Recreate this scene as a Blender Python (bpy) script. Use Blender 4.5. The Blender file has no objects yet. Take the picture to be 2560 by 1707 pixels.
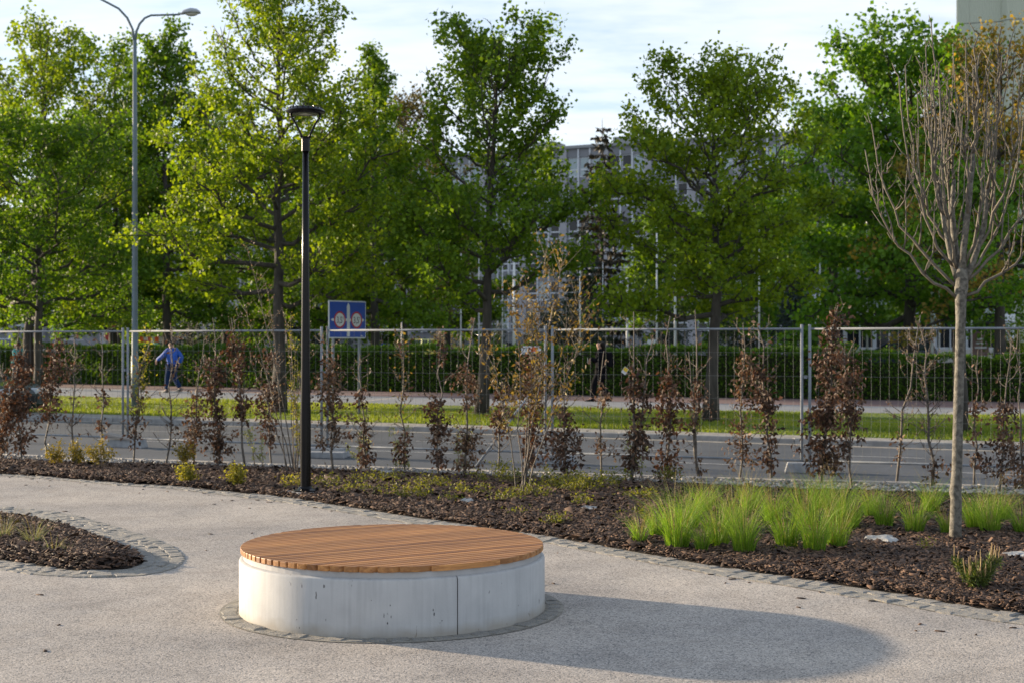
import bpy, bmesh, math, random
import numpy as np
from mathutils import Vector, Matrix

R = math.radians
PI = math.pi
sc = bpy.context.scene
C = sc.collection

# ------------------------------------------------------------------ camera
CAM_H = 1.752
FPX = 3556.0
cam_d = bpy.data.cameras.new('camera')
cam = bpy.data.objects.new('camera', cam_d)
C.objects.link(cam)
cam.location = (0, 0, CAM_H)
cam.rotation_euler = (R(90), 0, 0)
cam_d.sensor_width = 36.0
cam_d.lens = 50.0
cam_d.clip_end = 3000
cam_d.dof.use_dof = True
cam_d.dof.focus_distance = 9.6
cam_d.dof.aperture_fstop = 4.0
sc.camera = cam

# ------------------------------------------------------------------ light
SUN_EL = R(10.5)
SUN_DIR = Vector((-0.885, 0.465, 0)).normalized()          # ground direction towards the sun
w = bpy.data.worlds.new('World')
sc.world = w
w.use_nodes = True
nt = w.node_tree
nt.nodes.clear()
N = nt.nodes.new
L = nt.links.new
sky = N('ShaderNodeTexSky')
sky.sky_type = 'NISHITA'
sky.sun_disc = False
sky.sun_elevation = SUN_EL
sky.sun_rotation = math.atan2(SUN_DIR.x, SUN_DIR.y)
sky.air_density = 1.0
sky.dust_density = 0.25
sky.ozone_density = 3.0
geo = N('ShaderNodeTexCoord')
sep = N('ShaderNodeSeparateXYZ')
L(geo.outputs['Generated'], sep.inputs[0])
zz = N('ShaderNodeMath'); zz.operation = 'ADD'; zz.inputs[1].default_value = 0.22
zm = N('ShaderNodeMath'); zm.operation = 'MAXIMUM'; zm.inputs[1].default_value = 0.0
L(sep.outputs['Z'], zm.inputs[0]); L(zm.outputs[0], zz.inputs[0])
dx = N('ShaderNodeMath'); dx.operation = 'DIVIDE'
dy = N('ShaderNodeMath'); dy.operation = 'DIVIDE'
L(sep.outputs['X'], dx.inputs[0]); L(zz.outputs[0], dx.inputs[1])
L(sep.outputs['Y'], dy.inputs[0]); L(zz.outputs[0], dy.inputs[1])
cmb = N('ShaderNodeCombineXYZ')
L(dx.outputs[0], cmb.inputs[0]); L(dy.outputs[0], cmb.inputs[1])
mp = N('ShaderNodeMapping'); mp.inputs['Scale'].default_value = (1.5, 3.4, 1); mp.inputs['Rotation'].default_value = (0, 0, R(12))
L(cmb.outputs[0], mp.inputs[0])
n1 = N('ShaderNodeTexNoise'); n1.inputs['Scale'].default_value = 1.7; n1.inputs['Detail'].default_value = 7; n1.inputs['Roughness'].default_value = 0.55
n2 = N('ShaderNodeTexNoise'); n2.inputs['Scale'].default_value = 7.0; n2.inputs['Detail'].default_value = 4
L(mp.outputs[0], n1.inputs['Vector']); L(mp.outputs[0], n2.inputs['Vector'])
ad = N('ShaderNodeMath'); ad.operation = 'MULTIPLY_ADD'; ad.inputs[1].default_value = 0.30
L(n2.outputs['Fac'], ad.inputs[0]); L(n1.outputs['Fac'], ad.inputs[2])
rp = N('ShaderNodeMapRange')                             # optical depth of the thin cloud deck
rp.inputs['From Min'].default_value = 0.46; rp.inputs['From Max'].default_value = 0.80
rp.inputs['To Min'].default_value = 0.17; rp.inputs['To Max'].default_value = 0.62
L(ad.outputs[0], rp.inputs[0])
za = N('ShaderNodeMath'); za.operation = 'ADD'; za.inputs[1].default_value = 0.09; L(zm.outputs[0], za.inputs[0])
od = N('ShaderNodeMath'); od.operation = 'DIVIDE'; L(rp.outputs[0], od.inputs[0]); L(za.outputs[0], od.inputs[1])   # longer path near the horizon
ng = N('ShaderNodeMath'); ng.operation = 'MULTIPLY'; ng.inputs[1].default_value = -1.0; L(od.outputs[0], ng.inputs[0])
ep = N('ShaderNodeMath'); ep.operation = 'EXPONENT'; L(ng.outputs[0], ep.inputs[0])
cv = N('ShaderNodeMath'); cv.operation = 'SUBTRACT'; cv.inputs[0].default_value = 1.0; L(ep.outputs[0], cv.inputs[1])
mx = N('ShaderNodeMix'); mx.data_type = 'RGBA'
L(cv.outputs[0], mx.inputs['Factor'])
L(sky.outputs[0], mx.inputs['A'])
mx.inputs['B'].default_value = (4.55, 4.8, 5.15, 1)
bg = N('ShaderNodeBackground'); bg.inputs['Strength'].default_value = 0.104
L(mx.outputs['Result'], bg.inputs['Color'])
wo = N('ShaderNodeOutputWorld'); L(bg.outputs[0], wo.inputs['Surface'])

sun_d = bpy.data.lights.new('sun', 'SUN')
sun_d.energy = 5.0
sun_d.angle = R(1.0)
sun_d.color = (1.0, 0.80, 0.565)
sun = bpy.data.objects.new('sun', sun_d)
C.objects.link(sun)
to_sun = Vector((SUN_DIR.x * math.cos(SUN_EL), SUN_DIR.y * math.cos(SUN_EL), math.sin(SUN_EL)))
sun.rotation_euler = to_sun.to_track_quat('Z', 'Y').to_euler()
sun.location = (-30, 15, 20)

vs = sc.view_settings
vs.view_transform = 'Standard'
vs.look = 'None'
vs.gamma = 1.0
vs.exposure = 1.19
vs.use_curve_mapping = False
try:
    sc.cycles.max_bounces = 7
    sc.cycles.transparent_max_bounces = 6
    sc.cycles.caustics_reflective = False
    sc.cycles.caustics_refractive = False
except Exception:
    pass

# ------------------------------------------------------------------ helpers
def ground(u, v, z=0.0):
    """surveyed ground point: bearing u and dip v of the sight line to a point at height z"""
    Y = (CAM_H - z) * FPX / (v - 853.5)
    return (u - 1280.0) * Y / FPX, Y

def bear(u, Y):
    return (u - 1280.0) * Y / FPX

def hgt(v, Y):
    return CAM_H + (853.5 - v) * Y / FPX

def tag(o, label=None, cat=None, group=None, kind=None):
    if label: o['label'] = label
    if cat: o['category'] = cat
    if group: o['group'] = group
    if kind: o['kind'] = kind
    return o

def empty(name, loc, rz=0.0, label=None, cat=None, group=None):
    o = bpy.data.objects.new(name, None)
    o.empty_display_size = 0.2
    C.objects.link(o)
    o.location = loc
    o.rotation_euler = (0, 0, rz)
    tag(o, label, cat, group)
    return o

def link(name, me, mat=None, parent=None, loc=None, rot=None):
    o = bpy.data.objects.new(name, me)
    C.objects.link(o)
    if mat is not None and len(me.materials) == 0:
        me.materials.append(mat)
    if parent is not None: o.parent = parent
    if loc is not None: o.location = loc
    if rot is not None: o.rotation_euler = rot
    return o

def fastmesh(name, V, F, attr=None, smooth=False):
    V = np.asarray(V, dtype=np.float32).reshape(-1, 3)
    F = np.asarray(F, dtype=np.int32)
    k = F.shape[1]
    me = bpy.data.meshes.new(name)
    me.vertices.add(len(V)); me.vertices.foreach_set('co', V.ravel())
    me.loops.add(F.size); me.loops.foreach_set('vertex_index', F.ravel())
    me.polygons.add(len(F)); me.polygons.foreach_set('loop_start', np.arange(0, F.size, k, dtype=np.int32))
    if smooth: me.polygons.foreach_set('use_smooth', np.ones(len(F), dtype=bool))
    me.update(calc_edges=True)
    if attr is not None:
        a = me.attributes.new('tint', 'FLOAT', 'POINT')
        a.data.foreach_set('value', np.asarray(attr, dtype=np.float32).ravel())
    return me

class MB:
    """collects polygons; build() links them as one mesh object"""
    def __init__(s):
        s.v = []; s.f = []
    def add(s, vs_, fs_):
        b = len(s.v)
        s.v += [tuple(p) for p in vs_]
        s.f += [tuple(i + b for i in f) for f in fs_]
        return s
    def box(s, x0, x1, y0, y1, z0, z1):
        return s.add([(x0,y0,z0),(x1,y0,z0),(x1,y1,z0),(x0,y1,z0),(x0,y0,z1),(x1,y0,z1),(x1,y1,z1),(x0,y1,z1)],
                     [(0,3,2,1),(4,5,6,7),(0,1,5,4),(1,2,6,5),(2,3,7,6),(3,0,4,7)])
    def tube(s, pts, rad, n=6, cap=True):
        P = [Vector(p) for p in pts]
        if not hasattr(rad, '__len__'): rad = [rad] * len(P)
        b = len(s.v)
        up = None
        for i, p in enumerate(P):
            d = (P[min(i+1, len(P)-1)] - P[max(i-1, 0)])
            d = d.normalized() if d.length > 1e-9 else Vector((0,0,1))
            if up is None:
                up = Vector((0,1,0)) if abs(d.z) > 0.8 else Vector((0,0,1))
            a = d.cross(up)
            if a.length < 1e-6: a = d.orthogonal()
            a.normalize(); c = a.cross(d).normalized(); up = c
            for k in range(n):
                t = 2*PI*k/n
                q = p + (a*math.cos(t) + c*math.sin(t)) * rad[i]
                s.v.append((q.x, q.y, q.z))
        for i in range(len(P)-1):
            for k in range(n):
                k2 = (k+1) % n
                s.f.append((b+i*n+k, b+i*n+k2, b+(i+1)*n+k2, b+(i+1)*n+k))
        if cap:
            s.f.append(tuple(b+k for k in range(n))[::-1])
            s.f.append(tuple(b+(len(P)-1)*n+k for k in range(n)))
        return s
    def lathe(s, prof, n=24, cx=0, cy=0, a0=0.0, a1=2*PI, close=True):
        full = abs(a1 - a0 - 2*PI) < 1e-6
        m = n if full else n + 1
        b = len(s.v)
        for k in range(m):
            t = a0 + (a1 - a0) * k / n
            for r, z in prof:
                s.v.append((cx + r*math.cos(t), cy + r*math.sin(t), z))
        q = len(prof)
        for k in range(n):
            k2 = (k+1) % m
            for j in range(q-1):
                s.f.append((b+k*q+j, b+k2*q+j, b+k2*q+j+1, b+k*q+j+1))
        return s
    def prism(s, poly, z0, z1):
        n = len(poly)
        return s.add([(x,y,z0) for x,y in poly] + [(x,y,z1) for x,y in poly],
                     [tuple(range(n))[::-1], tuple(range(n, 2*n))] + [(i,(i+1)%n,n+(i+1)%n,n+i) for i in range(n)])
    def mesh(s, name, smooth=False):
        me = bpy.data.meshes.new(name)
        me.from_pydata(s.v, [], s.f)
        if smooth: me.polygons.foreach_set('use_smooth', [True]*len(me.polygons))
        me.update()
        return me
    def build(s, name, mat, parent=None, smooth=False, loc=None, rot=None, bevel=0.0):
        o = link(name, s.mesh(name, smooth), mat, parent, loc, rot)
        if bevel > 0:
            m = o.modifiers.new('bevel', 'BEVEL'); m.width = bevel; m.segments = 2; m.limit_method = 'ANGLE'; m.angle_limit = R(40)
        return o

def cyl_between(a, b, r, n=10):
    return MB().tube([a, b], r, n)

def copy_tree(o, parent=None):
    c = o.copy(); C.objects.link(c); c.parent = parent
    for ch in o.children: copy_tree(ch, c)
    return c

# ------------------------------------------------------------------ materials
def newmat(name):
    m = bpy.data.materials.new(name); m.use_nodes = True
    n = m.node_tree; n.nodes.clear()
    return m, n

def mat(name, c1, c2=None, rough=0.6, scale=8.0, detail=4.0, metal=0.0, bump=0.0, bscale=None, bdist=0.01, spec=0.5,
        contrast=(0.35, 0.65), coat=0.0, stretch=None, c3=None, s3=60.0, f3=(0.6, 0.72)):
    """principled with noise-mixed colours, optional third colour in small spots, optional bump"""
    m, n = newmat(name)
    out = n.nodes.new('ShaderNodeOutputMaterial'); p = n.nodes.new('ShaderNodeBsdfPrincipled')
    n.links.new(p.outputs[0], out.inputs[0])
    p.inputs['Roughness'].default_value = rough
    p.inputs['Metallic'].default_value = metal
    p.inputs['Specular IOR Level'].default_value = spec
    p.inputs['Coat Weight'].default_value = coat
    p.inputs['Base Color'].default_value = (*c1, 1)
    tc = n.nodes.new('ShaderNodeTexCoord')
    vec = tc.outputs['Object']
    if stretch:
        mpn = n.nodes.new('ShaderNodeMapping'); mpn.inputs['Scale'].default_value = stretch
        n.links.new(vec, mpn.inputs[0]); vec = mpn.outputs[0]
    if c2 is not None:
        t = n.nodes.new('ShaderNodeTexNoise'); t.inputs['Scale'].default_value = scale; t.inputs['Detail'].default_value = detail
        n.links.new(vec, t.inputs['Vector'])
        r = n.nodes.new('ShaderNodeValToRGB')
        r.color_ramp.elements[0].position = contrast[0]; r.color_ramp.elements[0].color = (*c1, 1)
        r.color_ramp.elements[1].position = contrast[1]; r.color_ramp.elements[1].color = (*c2, 1)
        n.links.new(t.outputs['Fac'], r.inputs[0])
        col = r.outputs[0]
        if c3 is not None:
            t3 = n.nodes.new('ShaderNodeTexNoise'); t3.inputs['Scale'].default_value = s3; t3.inputs['Detail'].default_value = 2
            n.links.new(vec, t3.inputs['Vector'])
            r3 = n.nodes.new('ShaderNodeValToRGB')
            r3.color_ramp.elements[0].position = f3[0]; r3.color_ramp.elements[0].color = (0,0,0,1)
            r3.color_ramp.elements[1].position = f3[1]; r3.color_ramp.elements[1].color = (1,1,1,1)
            n.links.new(t3.outputs['Fac'], r3.inputs[0])
            mm = n.nodes.new('ShaderNodeMix'); mm.data_type = 'RGBA'
            n.links.new(r3.outputs[0], mm.inputs['Factor']); n.links.new(col, mm.inputs['A']); mm.inputs['B'].default_value = (*c3, 1)
            col = mm.outputs['Result']
        n.links.new(col, p.inputs['Base Color'])
    if bump > 0:
        tb = n.nodes.new('ShaderNodeTexNoise'); tb.inputs['Scale'].default_value = bscale or scale*3; tb.inputs['Detail'].default_value = 5
        n.links.new(vec, tb.inputs['Vector'])
        bp = n.nodes.new('ShaderNodeBump'); bp.inputs['Strength'].default_value = bump; bp.inputs['Distance'].default_value = bdist
        n.links.new(tb.outputs['Fac'], bp.inputs['Height']); n.links.new(bp.outputs[0], p.inputs['Normal'])
    return m

def leafmat(name, c_a, c_b, trans=0.4, rough=0.55, tcol=None):
    """thin leaf: diffuse and translucent, colour by each leaf's own tint"""
    m, n = newmat(name)
    out = n.nodes.new('ShaderNodeOutputMaterial')
    at_ = n.nodes.new('ShaderNodeAttribute'); at_.attribute_name = 'tint'
    r = n.nodes.new('ShaderNodeValToRGB')
    r.color_ramp.elements[0].color = (*c_a, 1); r.color_ramp.elements[1].color = (*c_b, 1)
    n.links.new(at_.outputs['Fac'], r.inputs[0])
    p = n.nodes.new('ShaderNodeBsdfPrincipled'); p.inputs['Roughness'].default_value = rough
    p.inputs['Specular IOR Level'].default_value = 0.35
    n.links.new(r.outputs[0], p.inputs['Base Color'])
    if trans <= 0:
        n.links.new(p.outputs[0], out.inputs[0]); return m
    t = n.nodes.new('ShaderNodeBsdfTranslucent')
    if tcol is None: tcol = (1.3, 1.15, 0.35)
    mu = n.nodes.new('ShaderNodeMix'); mu.data_type = 'RGBA'; mu.blend_type = 'MULTIPLY'; mu.inputs['Factor'].default_value = 1.0
    n.links.new(r.outputs[0], mu.inputs['A']); mu.inputs['B'].default_value = (*tcol, 1)
    n.links.new(mu.outputs['Result'], t.inputs['Color'])
    ms = n.nodes.new('ShaderNodeMixShader'); ms.inputs[0].default_value = trans
    n.links.new(p.outputs[0], ms.inputs[1]); n.links.new(t.outputs[0], ms.inputs[2]); n.links.new(ms.outputs[0], out.inputs[0])
    return m

def path_material():
    m, n = newmat('exposed_aggregate')
    nd = n.nodes.new; lk = n.links.new
    out = nd('ShaderNodeOutputMaterial'); p = nd('ShaderNodeBsdfPrincipled'); lk(p.outputs[0], out.inputs[0])
    p.inputs['Roughness'].default_value = 0.75; p.inputs['Specular IOR Level'].default_value = 0.3
    tc = nd('ShaderNodeTexCoord')
    v = nd('ShaderNodeTexVoronoi'); v.inputs['Scale'].default_value = 120; v.inputs['Randomness'].default_value = 1
    lk(tc.outputs['Object'], v.inputs['Vector'])
    sp = nd('ShaderNodeSeparateColor'); lk(v.outputs['Color'], sp.inputs[0])
    r = nd('ShaderNodeValToRGB'); e = r.color_ramp
    e.elements[0].position = 0.0; e.elements[0].color = (0.13, 0.125, 0.12, 1)
    e.elements[1].position = 1.0; e.elements[1].color = (0.62, 0.56, 0.50, 1)
    for pos, c in ((0.12, (0.22, 0.21, 0.20)), (0.3, (0.375, 0.345, 0.31)), (0.75, (0.495, 0.44, 0.38))):
        q = e.elements.new(pos); q.color = (*c, 1)
    lk(sp.outputs['Red'], r.inputs[0])
    big = nd('ShaderNodeTexNoise'); big.inputs['Scale'].default_value = 0.55; big.inputs['Detail'].default_value = 5
    lk(tc.outputs['Object'], big.inputs['Vector'])
    r2 = nd('ShaderNodeValToRGB'); r2.color_ramp.elements[0].position = 0.34; r2.color_ramp.elements[0].color = (0.74, 0.75, 0.77, 1)
    r2.color_ramp.elements[1].position = 0.66; r2.color_ramp.elements[1].color = (1.06, 1.05, 1.03, 1)
    lk(big.outputs['Fac'], r2.inputs[0])
    mu = nd('ShaderNodeMix'); mu.data_type = 'RGBA'; mu.blend_type = 'MULTIPLY'; mu.inputs['Factor'].default_value = 1
    lk(r.outputs[0], mu.inputs['A']); lk(r2.outputs[0], mu.inputs['B'])
    wn = nd('ShaderNodeTexNoise'); wn.inputs['Scale'].default_value = 2.6; wn.inputs['Detail'].default_value = 7; wn.inputs['Roughness'].default_value = 0.65; wn.inputs['Distortion'].default_value = 0.6
    lk(tc.outputs['Object'], wn.inputs['Vector'])
    r4 = nd('ShaderNodeValToRGB'); r4.color_ramp.elements[0].position = 0.30; r4.color_ramp.elements[0].color = (0.80, 0.79, 0.78, 1)
    r4.color_ramp.elements[1].position = 0.55; r4.color_ramp.elements[1].color = (1.0, 1.0, 1.0, 1)
    lk(wn.outputs['Fac'], r4.inputs[0])
    mu2 = nd('ShaderNodeMix'); mu2.data_type = 'RGBA'; mu2.blend_type = 'MULTIPLY'; mu2.inputs['Factor'].default_value = 1
    lk(mu.outputs['Result'], mu2.inputs['A']); lk(r4.outputs[0], mu2.inputs['B'])
    lk(mu2.outputs['Result'], p.inputs['Base Color'])
    # stones stand proud, the slab is a little wavy
    wv = nd('ShaderNodeTexNoise'); wv.inputs['Scale'].default_value = 0.9; wv.inputs['Detail'].default_value = 2
    lk(tc.outputs['Object'], wv.inputs['Vector'])
    b1 = nd('ShaderNodeBump'); b1.inputs['Strength'].default_value = 0.55; b1.inputs['Distance'].default_value = 0.05
    lk(wv.outputs['Fac'], b1.inputs['Height'])
    b2 = nd('ShaderNodeBump'); b2.inputs['Strength'].default_value = 0.35; b2.inputs['Distance'].default_value = 0.004
    b2.invert = True
    lk(v.outputs['Distance'], b2.inputs['Height']); lk(b1.outputs[0], b2.inputs['Normal'])
    lk(b2.outputs[0], p.inputs['Normal'])
    return m

def concrete_material():
    m, n = newmat('cast_concrete')
    nd = n.nodes.new; lk = n.links.new
    out = nd('ShaderNodeOutputMaterial'); p = nd('ShaderNodeBsdfPrincipled'); lk(p.outputs[0], out.inputs[0])
    p.inputs['Roughness'].default_value = 0.7; p.inputs['Specular IOR Level'].default_value = 0.35
    tc = nd('ShaderNodeTexCoord')
    # vertical runs of dirt
    mpn = nd('ShaderNodeMapping'); mpn.inputs['Scale'].default_value = (1, 1, 0.05); lk(tc.outputs['Object'], mpn.inputs[0])
    st = nd('ShaderNodeTexNoise'); st.inputs['Scale'].default_value = 34; st.inputs['Detail'].default_value = 6; lk(mpn.outputs[0], st.inputs['Vector'])
    r = nd('ShaderNodeValToRGB'); r.color_ramp.elements[0].position = 0.30; r.color_ramp.elements[0].color = (0.40, 0.405, 0.405, 1)
    r.color_ramp.elements[1].position = 0.56; r.color_ramp.elements[1].color = (0.455, 0.46, 0.46, 1)
    lk(st.outputs['Fac'], r.inputs[0])
    cl = nd('ShaderNodeTexNoise'); cl.inputs['Scale'].default_value = 5; cl.inputs['Detail'].default_value = 6; lk(tc.outputs['Object'], cl.inputs['Vector'])
    r2 = nd('ShaderNodeValToRGB'); r2.color_ramp.elements[0].position = 0.35; r2.color_ramp.elements[0].color = (0.92, 0.92, 0.92, 1)
    r2.color_ramp.elements[1].position = 0.68; r2.color_ramp.elements[1].color = (1.05, 1.05, 1.04, 1)
    lk(cl.outputs['Fac'], r2.inputs[0])
    mu = nd('ShaderNodeMix'); mu.data_type = 'RGBA'; mu.blend_type = 'MULTIPLY'; mu.inputs['Factor'].default_value = 1
    lk(r.outputs[0], mu.inputs['A']); lk(r2.outputs[0], mu.inputs['B'])
    # blowholes and scrapes
    mp2 = nd('ShaderNodeMapping'); mp2.inputs['Scale'].default_value = (1, 1, 0.4); lk(tc.outputs['Object'], mp2.inputs[0])
    pt = nd('ShaderNodeTexNoise'); pt.inputs['Scale'].default_value = 30; pt.inputs['Detail'].default_value = 2; lk(mp2.outputs[0], pt.inputs['Vector'])
    r3 = nd('ShaderNodeValToRGB'); r3.color_ramp.elements[0].position = 0.715; r3.color_ramp.elements[0].color = (0, 0, 0, 1)
    r3.color_ramp.elements[1].position = 0.75; r3.color_ramp.elements[1].color = (0.8, 0.8, 0.8, 1)
    lk(pt.outputs['Fac'], r3.inputs[0])
    mm = nd('ShaderNodeMix'); mm.data_type = 'RGBA'; lk(r3.outputs[0], mm.inputs['Factor']); lk(mu.outputs['Result'], mm.inputs['A'])
    mm.inputs['B'].default_value = (0.09, 0.085, 0.08, 1)
    # splashed dirt near the paving
    sp = nd('ShaderNodeSeparateXYZ'); lk(tc.outputs['Object'], sp.inputs[0])
    dn = nd('ShaderNodeTexNoise'); dn.inputs['Scale'].default_value = 9; lk(tc.outputs['Object'], dn.inputs['Vector'])
    sm = nd('ShaderNodeMath'); sm.operation = 'MULTIPLY_ADD'; sm.inputs[1].default_value = -0.09; lk(dn.outputs['Fac'], sm.inputs[0]); lk(sp.outputs['Z'], sm.inputs[2])
    mr = nd('ShaderNodeMapRange'); mr.inputs['From Min'].default_value = -0.03; mr.inputs['From Max'].default_value = 0.03
    mr.inputs['To Min'].default_value = 0.6; mr.inputs['To Max'].default_value = 0.0; lk(sm.outputs[0], mr.inputs[0])
    m4 = nd('ShaderNodeMix'); m4.data_type = 'RGBA'; lk(mr.outputs[0], m4.inputs['Factor']); lk(mm.outputs['Result'], m4.inputs['A'])
    m4.inputs['B'].default_value = (0.30, 0.26, 0.20, 1)
    lk(m4.outputs['Result'], p.inputs['Base Color'])
    b = nd('ShaderNodeBump'); b.inputs['Strength'].default_value = 0.25; b.inputs['Distance'].default_value = 0.004
    bn = nd('ShaderNodeTexNoise'); bn.inputs['Scale'].default_value = 90; bn.inputs['Detail'].default_value = 4; lk(tc.outputs['Object'], bn.inputs['Vector'])
    lk(bn.outputs['Fac'], b.inputs['Height']); lk(b.outputs[0], p.inputs['Normal'])
    return m

def wood_material():
    m, n = newmat('oiled_hardwood')
    nd = n.nodes.new; lk = n.links.new
    out = nd('ShaderNodeOutputMaterial'); p = nd('ShaderNodeBsdfPrincipled'); lk(p.outputs[0], out.inputs[0])
    p.inputs['Roughness'].default_value = 0.5; p.inputs['Specular IOR Level'].default_value = 0.4
    tc = nd('ShaderNodeTexCoord'); oi = nd('ShaderNodeObjectInfo')
    mpn = nd('ShaderNodeMapping'); mpn.inputs['Scale'].default_value = (2.2, 40, 40); lk(tc.outputs['Object'], mpn.inputs[0])
    off = nd('ShaderNodeVectorMath'); off.operation = 'ADD'; lk(mpn.outputs[0], off.inputs[0])
    cb = nd('ShaderNodeCombineXYZ'); ml = nd('ShaderNodeMath'); ml.operation = 'MULTIPLY'; ml.inputs[1].default_value = 90
    lk(oi.outputs['Random'], ml.inputs[0]); lk(ml.outputs[0], cb.inputs[0]); lk(ml.outputs[0], cb.inputs[2]); lk(cb.outputs[0], off.inputs[1])
    t = nd('ShaderNodeTexNoise'); t.inputs['Scale'].default_value = 1.4; t.inputs['Detail'].default_value = 6; t.inputs['Roughness'].default_value = 0.65
    lk(off.outputs[0], t.inputs['Vector'])
    r = nd('ShaderNodeValToRGB'); r.color_ramp.elements[0].position = 0.3; r.color_ramp.elements[0].color = (0.215, 0.088, 0.030, 1)
    r.color_ramp.elements[1].position = 0.7; r.color_ramp.elements[1].color = (0.53, 0.265, 0.092, 1)
    lk(t.outputs['Fac'], r.inputs[0])
    r2 = nd('ShaderNodeValToRGB'); e = r2.color_ramp
    e.elements[0].position = 0.0; e.elements[0].color = (0.55, 0.46, 0.42, 1)
    e.elements[1].position = 1.0; e.elements[1].color = (1.25, 1.2, 1.12, 1)
    q = e.elements.new(0.25); q.color = (0.82, 0.78, 0.74, 1)
    q = e.elements.new(0.6); q.color = (1.02, 0.98, 0.94, 1)
    lk(oi.outputs['Random'], r2.inputs[0])
    mu = nd('ShaderNodeMix'); mu.data_type = 'RGBA'; mu.blend_type = 'MULTIPLY'; mu.inputs['Factor'].default_value = 1
    lk(r.outputs[0], mu.inputs['A']); lk(r2.outputs[0], mu.inputs['B']); lk(mu.outputs['Result'], p.inputs['Base Color'])
    b = nd('ShaderNodeBump'); b.inputs['Strength'].default_value = 0.2; b.inputs['Distance'].default_value = 0.002
    lk(t.outputs['Fac'], b.inputs['Height']); lk(b.outputs[0], p.inputs['Normal'])
    return m

def asphalt_material():
    return mat('asphalt', (0.060, 0.068, 0.080), (0.088, 0.097, 0.110), rough=0.7, scale=0.8, detail=8, bump=0.5, bscale=120, bdist=0.004, spec=0.4,
               c3=(0.06, 0.06, 0.062), s3=14, f3=(0.62, 0.72))

M = {}
M['path'] = path_material()
M['concrete'] = concrete_material()
M['wood'] = wood_material()
M['asphalt'] = asphalt_material()
M['patch'] = mat('asphalt_patch', (0.050, 0.053, 0.058), (0.07, 0.073, 0.078), rough=0.75, scale=2, detail=7)
M['collar'] = mat('collar_steel', (0.36, 0.36, 0.36), (0.42, 0.42, 0.42), rough=0.5, scale=6, metal=0.0)
M['sett'] = mat('granite_sett', (0.175, 0.178, 0.178), (0.30, 0.30, 0.29), rough=0.75, scale=9, detail=6, bump=0.8, bscale=60, bdist=0.01,
                c3=(0.37, 0.325, 0.25), s3=16, f3=(0.48, 0.62))
M['sand'] = mat('joint_sand', (0.17, 0.158, 0.135), (0.31, 0.29, 0.245), rough=0.9, scale=14, detail=8, bump=0.6, bscale=90, bdist=0.008)
M['soil'] = mat('bark_soil', (0.014, 0.010, 0.008), (0.05, 0.033, 0.024), rough=0.9, scale=22, detail=6, bump=1.0, bscale=60, bdist=0.02)
M['chip'] = leafmat('bark_chip', (0.018, 0.0105, 0.0075), (0.22, 0.13, 0.08), trans=0, rough=0.75)
M['kerb'] = mat('kerb_concrete', (0.38, 0.34, 0.29), (0.48, 0.44, 0.38), rough=0.8, scale=5, bump=0.3, bscale=60)
M['kerb_grey'] = mat('kerb_grey_concrete', (0.20, 0.20, 0.20), (0.30, 0.30, 0.295), rough=0.8, scale=5, bump=0.3, bscale=60)
M['dust'] = mat('dusty_verge', (0.22, 0.205, 0.18), (0.34, 0.32, 0.28), rough=0.9, scale=4, detail=7, bump=0.5, bscale=50)
M['lawn'] = mat('lawn_ground', (0.055, 0.11, 0.014), (0.13, 0.18, 0.03), rough=0.9, scale=0.7, detail=8, bump=0.8, bscale=40, bdist=0.03)
M['pave'] = mat('grey_paving', (0.195, 0.205, 0.22), (0.25, 0.26, 0.27), rough=0.75, scale=0.9, detail=8, bump=0.2, bscale=40)
M['redpave'] = mat('red_paving', (0.145, 0.090, 0.085), (0.185, 0.115, 0.105), rough=0.8, scale=3, detail=6, bump=0.2, bscale=30)
M['paint'] = mat('road_paint', (0.26, 0.26, 0.26), (0.42, 0.42, 0.41), rough=0.6, scale=12, detail=6)
M['terrain'] = mat('far_ground', (0.06, 0.075, 0.03), (0.11, 0.11, 0.06), rough=0.9, scale=0.2)
M['pebble'] = leafmat('pebbles', (0.13, 0.125, 0.12), (0.48, 0.46, 0.43), trans=0, rough=0.6)
M['grass'] = leafmat('turf_blade', (0.095, 0.155, 0.016), (0.28, 0.35, 0.04), trans=0.42)
M['tuft'] = leafmat('tuft_blade', (0.078, 0.185, 0.014), (0.29, 0.45, 0.05), trans=0.45, tcol=(1.15, 1.1, 0.5))
M['tuft_dry'] = leafmat('tuft_straw', (0.22, 0.17, 0.07), (0.45, 0.38, 0.18), trans=0.3)
M['tuft_blue'] = leafmat('grey_tuft_blade', (0.10, 0.13, 0.08), (0.30, 0.33, 0.20), trans=0.3)
M['leaf'] = leafmat('linden_leaf', (0.048, 0.122, 0.007), (0.21, 0.34, 0.02), trans=0.53)
M['leaf_y'] = leafmat('young_linden_leaf', (0.074, 0.155, 0.007), (0.285, 0.39, 0.02), trans=0.55)
M['leaf_d'] = leafmat('deep_green_leaf', (0.042, 0.115, 0.007), (0.175, 0.30, 0.018), trans=0.52)
M['leaf_m'] = leafmat('maple_leaf', (0.046, 0.145, 0.009), (0.18, 0.33, 0.022), trans=0.5)
M['leaf_o'] = leafmat('rusty_leaf', (0.14, 0.17, 0.025), (0.50, 0.31, 0.07), trans=0.45)
M['leaf_b'] = leafmat('brownish_leaf', (0.06, 0.06, 0.02), (0.15, 0.13, 0.04), trans=0.4)
M['hedge'] = leafmat('hedge_leaf', (0.028, 0.080, 0.007), (0.125, 0.25, 0.016), trans=0.42)
M['spruce'] = leafmat('spruce_needles', (0.018, 0.019, 0.013), (0.056, 0.048, 0.033), trans=0.15)
M['bluespruce'] = leafmat('blue_spruce_needles', (0.018, 0.035, 0.035), (0.06, 0.09, 0.085), trans=0.1)
M['yew'] = leafmat('dark_evergreen', (0.012, 0.026, 0.012), (0.035, 0.06, 0.025), trans=0.15)
M['thuja'] = leafmat('thuja_green', (0.014, 0.035, 0.012), (0.04, 0.07, 0.02), trans=0.15)
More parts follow.
